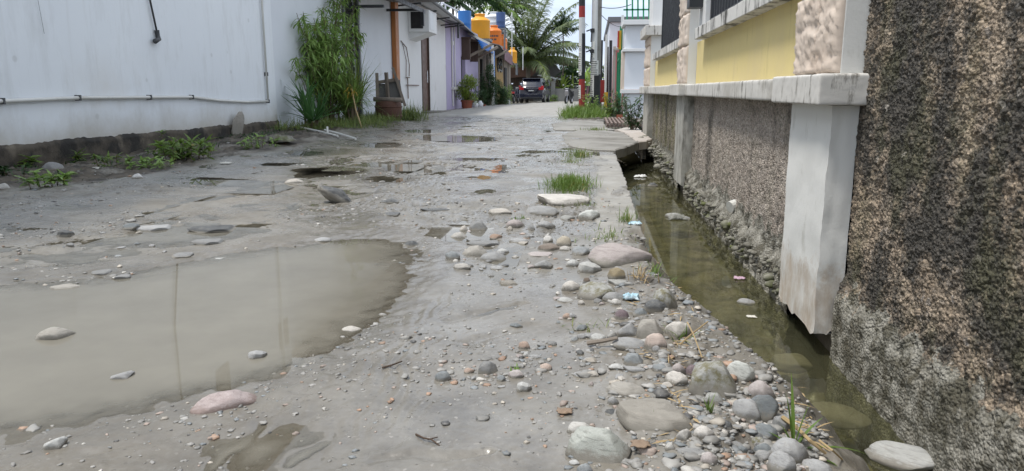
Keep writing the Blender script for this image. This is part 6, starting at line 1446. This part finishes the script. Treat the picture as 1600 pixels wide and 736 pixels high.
# ------------------------------------------------------------------ litter and small finds
def crumple(name, label, cat, px, py, w, h, m, z0=None, seed=1, th=.5):
    q = G(px, py, 0 if z0 is None else z0); z = hz(q.x, q.y) if z0 is None else z0; q = G(px, py, z); d = math.hypot(q.x, q.y); W = w*math.hypot(d, CH)/FPX; n = 18
    g = np.linspace(-1, 1, n); Xg, Yg = np.meshgrid(g, g); x = Xg.ravel(); y = Yg.ravel(); rr = 1+.35*gn(x*1.7+seed*5, y*1.7, seed)
    zz = (.34*fbm(x*2.1+seed, y*2.1, 4, seed)+.22)*th; zz = zz*(1-ss(.75, 1.0, np.maximum(abs(x), abs(y))))+.03
    V = np.stack([q.x+x*W/2*rr, q.y+y*W*.42*rr, z+.004+zz*W], 1); o = link(name, npmesh(name, V-np.array([q.x, q.y, z]), gridfaces(n, n), True), m, None, (q.x, q.y, z))
    md = o.modifiers.new('Solid', 'SOLIDIFY'); md.thickness = .002; return tag(o, label, cat)
crumple('wrapper', 'crumpled blue and white wrapper among the boulders of the bank', 'wrapper', 987, 468, 24, 14, MT['foil'], seed=2, th=.9)
crumple('wrapper', 'small pale blue wrapper on the kerb edge', 'wrapper', 992, 351, 18, 8, MT['foil'], seed=3)
crumple('scrap', 'pink scrap floating at the foot of the fence wall', 'scrap', 1155, 436, 16, 8, MT['scrap_pink'], WL, 4, .3)
crumple('scrap', 'faded red scrap half sunk by the boulders', 'scrap', 1203, 602, 34, 14, MT['scrap_red'], WL-.004, 5, .12)
crumple('plastic_bag', 'soaked plastic bag lying in the far ditch water', 'bag', 1058, 343, 26, 14, MT['bag_dark'], WL-.004, 6, .8)
crumple('plastic_bag', 'greyish bag in the water near the slab', 'bag', 1001, 277, 18, 6, MT['bag_white'], WL-.002, 7, .5)
crumple('scrap', 'yellowish scrap floating in the ditch beside the white pillar', 'scrap', 1174, 496, 13, 6, MT['scrap_white'], WL, 8, .15)
crumple('scrap', 'pale leaf floating in the middle of the ditch', 'scrap', 1080, 520, 12, 5, MT['straw'], WL, 9, .1)
crumple('scrap', 'white scrap in the left verge beside the dark plinth', 'scrap', 158, 264, 20, 8, MT['scrap_white'], None, 10, .3)
crumple('scrap', 'white scrap on the mud in front of the weed clump', 'scrap', 352, 256, 16, 5, MT['scrap_white'], None, 11, .3)
crumple('scrap', 'green bottle scrap behind the humped boulder', 'scrap', 1147, 572, 22, 8, MT['green_paint'], -.16, 12, .4)
crumple('dead_leaf', 'brown dead leaf in the mud right of the angular block', 'leaf', 1000, 697, 26, 16, MT['deadleaf'], None, 13, .2)
crumple('dead_leaf', 'buff dead leaf at the left edge of the foreground bank', 'leaf', 882, 645, 22, 14, MT['deadleaf'], None, 14, .2)
crumple('debris', 'heap of broken debris on the verge below the upright rock', 'debris', 437, 222, 46, 16, MT['rubble'], None, 15, .6)
def twig(label, pts, r, m, name='twig', z=0):
    P_ = []
    for px, py, dz in pts:
        q = G(px, py); zz = hz(q.x, q.y); q = G(px, py, zz+dz); P_.append((q.x, q.y, zz+dz+r))
    tag(MB().tube(P_, [r*(1-.5*i/len(P_)) for i in range(len(P_))], 6).build(name, m, loc=P_[0]), label, name)
twig('short dark twig on the silt right of the puddle', [(597, 576, .0), (612, 572, .002), (628, 566, .004)], .0022, MT['twig'])
twig('forked dark twig on the foreground silt', [(650, 680, 0), (662, 686, .004), (674, 688, .004), (687, 698, 0)], .0018, MT['twig'])
twig('side shoot of the forked twig on the foreground silt', [(668, 688, .002), (684, 684, .003)], .0013, MT['twig'])
twig('brown stick in front of the loaf-shaped cobble', [(918, 540, 0), (945, 536, .01), (965, 532, .01)], .006, MT['wood_grey'], 'stick')
twig('long dry straw pointing over the ditch water', [(1062, 540, .02), (1080, 524, .04), (1106, 504, .055)], .0022, MT['straw'], 'straw')
twig('dry straw falling from the boulder to the water', [(1074, 505, .05), (1084, 525, .05), (1097, 560, .03)], .0018, MT['straw'], 'straw')
twig('pale curved stick running along the foreground bank edge', [(1222, 655, .02), (1245, 672, .015), (1265, 692, .01), (1290, 712, .0)], .004, MT['straw'], 'stick')
twig('thin straw on the mud at the right bottom', [(1280, 690, .03), (1300, 705, .02), (1316, 720, 0)], .002, MT['straw'], 'straw')
q = G(1112, 585, .02); b = MB()
pts = [(q.x+.006+.004*math.cos(a)-.012, q.y+.04*math.cos(a), .0+.035*math.sin(a)) for a in [2*PI*k/16 for k in range(17)]]
q2 = G(1275, 690, -.03); tag(MB().obox((q2.x-.01, q2.y+.02, -.06), (.014, .01, .012), (.3, .2, .5)).build('plastic_scrap', MT['inkred'], loc=(q2.x, q2.y, -.06), bevel=.002), 'tiny red plastic bit in the weed tuft at the bottom right', 'scrap')
lv = Leaves()
for i in range(260):
    q = G(random.choice((U(1235, 1300), U(1040, 1085), U(980, 1015))), U(430, 720)); 
    if not (.12 < q.x < .50 and .9 < q.y < 3.4): continue
    lv.blade((q.x, q.y, hz(q.x, q.y)+.003), rdir(-5, 25), U(.015, .05), U(.002, .006), .3, 2, U(-.7, .7))
tag(lv.build('plant_litter', MT['straw']), 'dry straw and root litter between the bank stones', 'litter', kind='stuff')
# ------------------------------------------------------------------ sky, sun, camera
EL, AZ = R(68), R(-110)        # sun high on the left, slightly behind the camera (azimuth from +Y towards +X)
w = bpy.data.worlds.new('World'); SC.world = w; w.use_nodes = True; t = w.node_tree
bg = t.nodes['Background']; sky = t.nodes.new('ShaderNodeTexSky'); sky.sky_type = 'NISHITA'; sky.sun_disc = False
sky.sun_elevation = EL; sky.sun_rotation = AZ; sky.air_density = 1.2; sky.dust_density = 2.5
tc = t.nodes.new('ShaderNodeTexCoord'); mp = t.nodes.new('ShaderNodeMapping'); mp.inputs['Scale'].default_value = (1, 1, 3.2)
nz_ = t.nodes.new('ShaderNodeTexNoise'); nz_.inputs['Scale'].default_value = 2.6; nz_.inputs['Detail'].default_value = 7; nz_.inputs['Roughness'].default_value = .55; nz_.inputs['Distortion'].default_value = .4
t.links.new(tc.outputs['Generated'], mp.inputs[0]); t.links.new(mp.outputs[0], nz_.inputs['Vector'])
cr = t.nodes.new('ShaderNodeValToRGB'); e = cr.color_ramp.elements; e[0].position = .40; e[0].color = (5.2, 6.1, 7.6, 1); e[1].position = .64; e[1].color = (10.5, 10.9, 11.4, 1)
t.links.new(nz_.outputs['Fac'], cr.inputs[0])
mx = t.nodes.new('ShaderNodeMix'); mx.data_type = 'RGBA'; mx.inputs[0].default_value = .88
t.links.new(sky.outputs[0], mx.inputs[6]); t.links.new(cr.outputs[0], mx.inputs[7]); t.links.new(mx.outputs[2], bg.inputs['Color'])
bg.inputs['Strength'].default_value = .085
sl = bpy.data.lights.new('Sun', 'SUN'); sl.energy = 1.9; sl.angle = R(10); sl.color = (1, .955, .89)
so = bpy.data.objects.new('Sun', sl); COL.objects.link(so)
sd = Vector((math.sin(AZ)*math.cos(EL), math.cos(AZ)*math.cos(EL), math.sin(EL))); so.rotation_euler = (-sd).to_track_quat('-Z', 'Y').to_euler()
cam = bpy.data.cameras.new('Camera'); co = bpy.data.objects.new('Camera', cam); COL.objects.link(co); SC.camera = co
cam.sensor_width = 36; cam.lens = 36*FPX/1600; cam.clip_start = .02; cam.clip_end = 2000
co.location = (0, 0, CH); co.rotation_euler = (PI/2-TH, 0, PS)
SC.view_settings.view_transform = 'Standard'; SC.view_settings.look = 'None'; SC.view_settings.gamma = 1; SC.view_settings.exposure = .9
SC.view_settings.use_curve_mapping = False
SC.cycles.max_bounces = 8; SC.cycles.transparent_max_bounces = 8
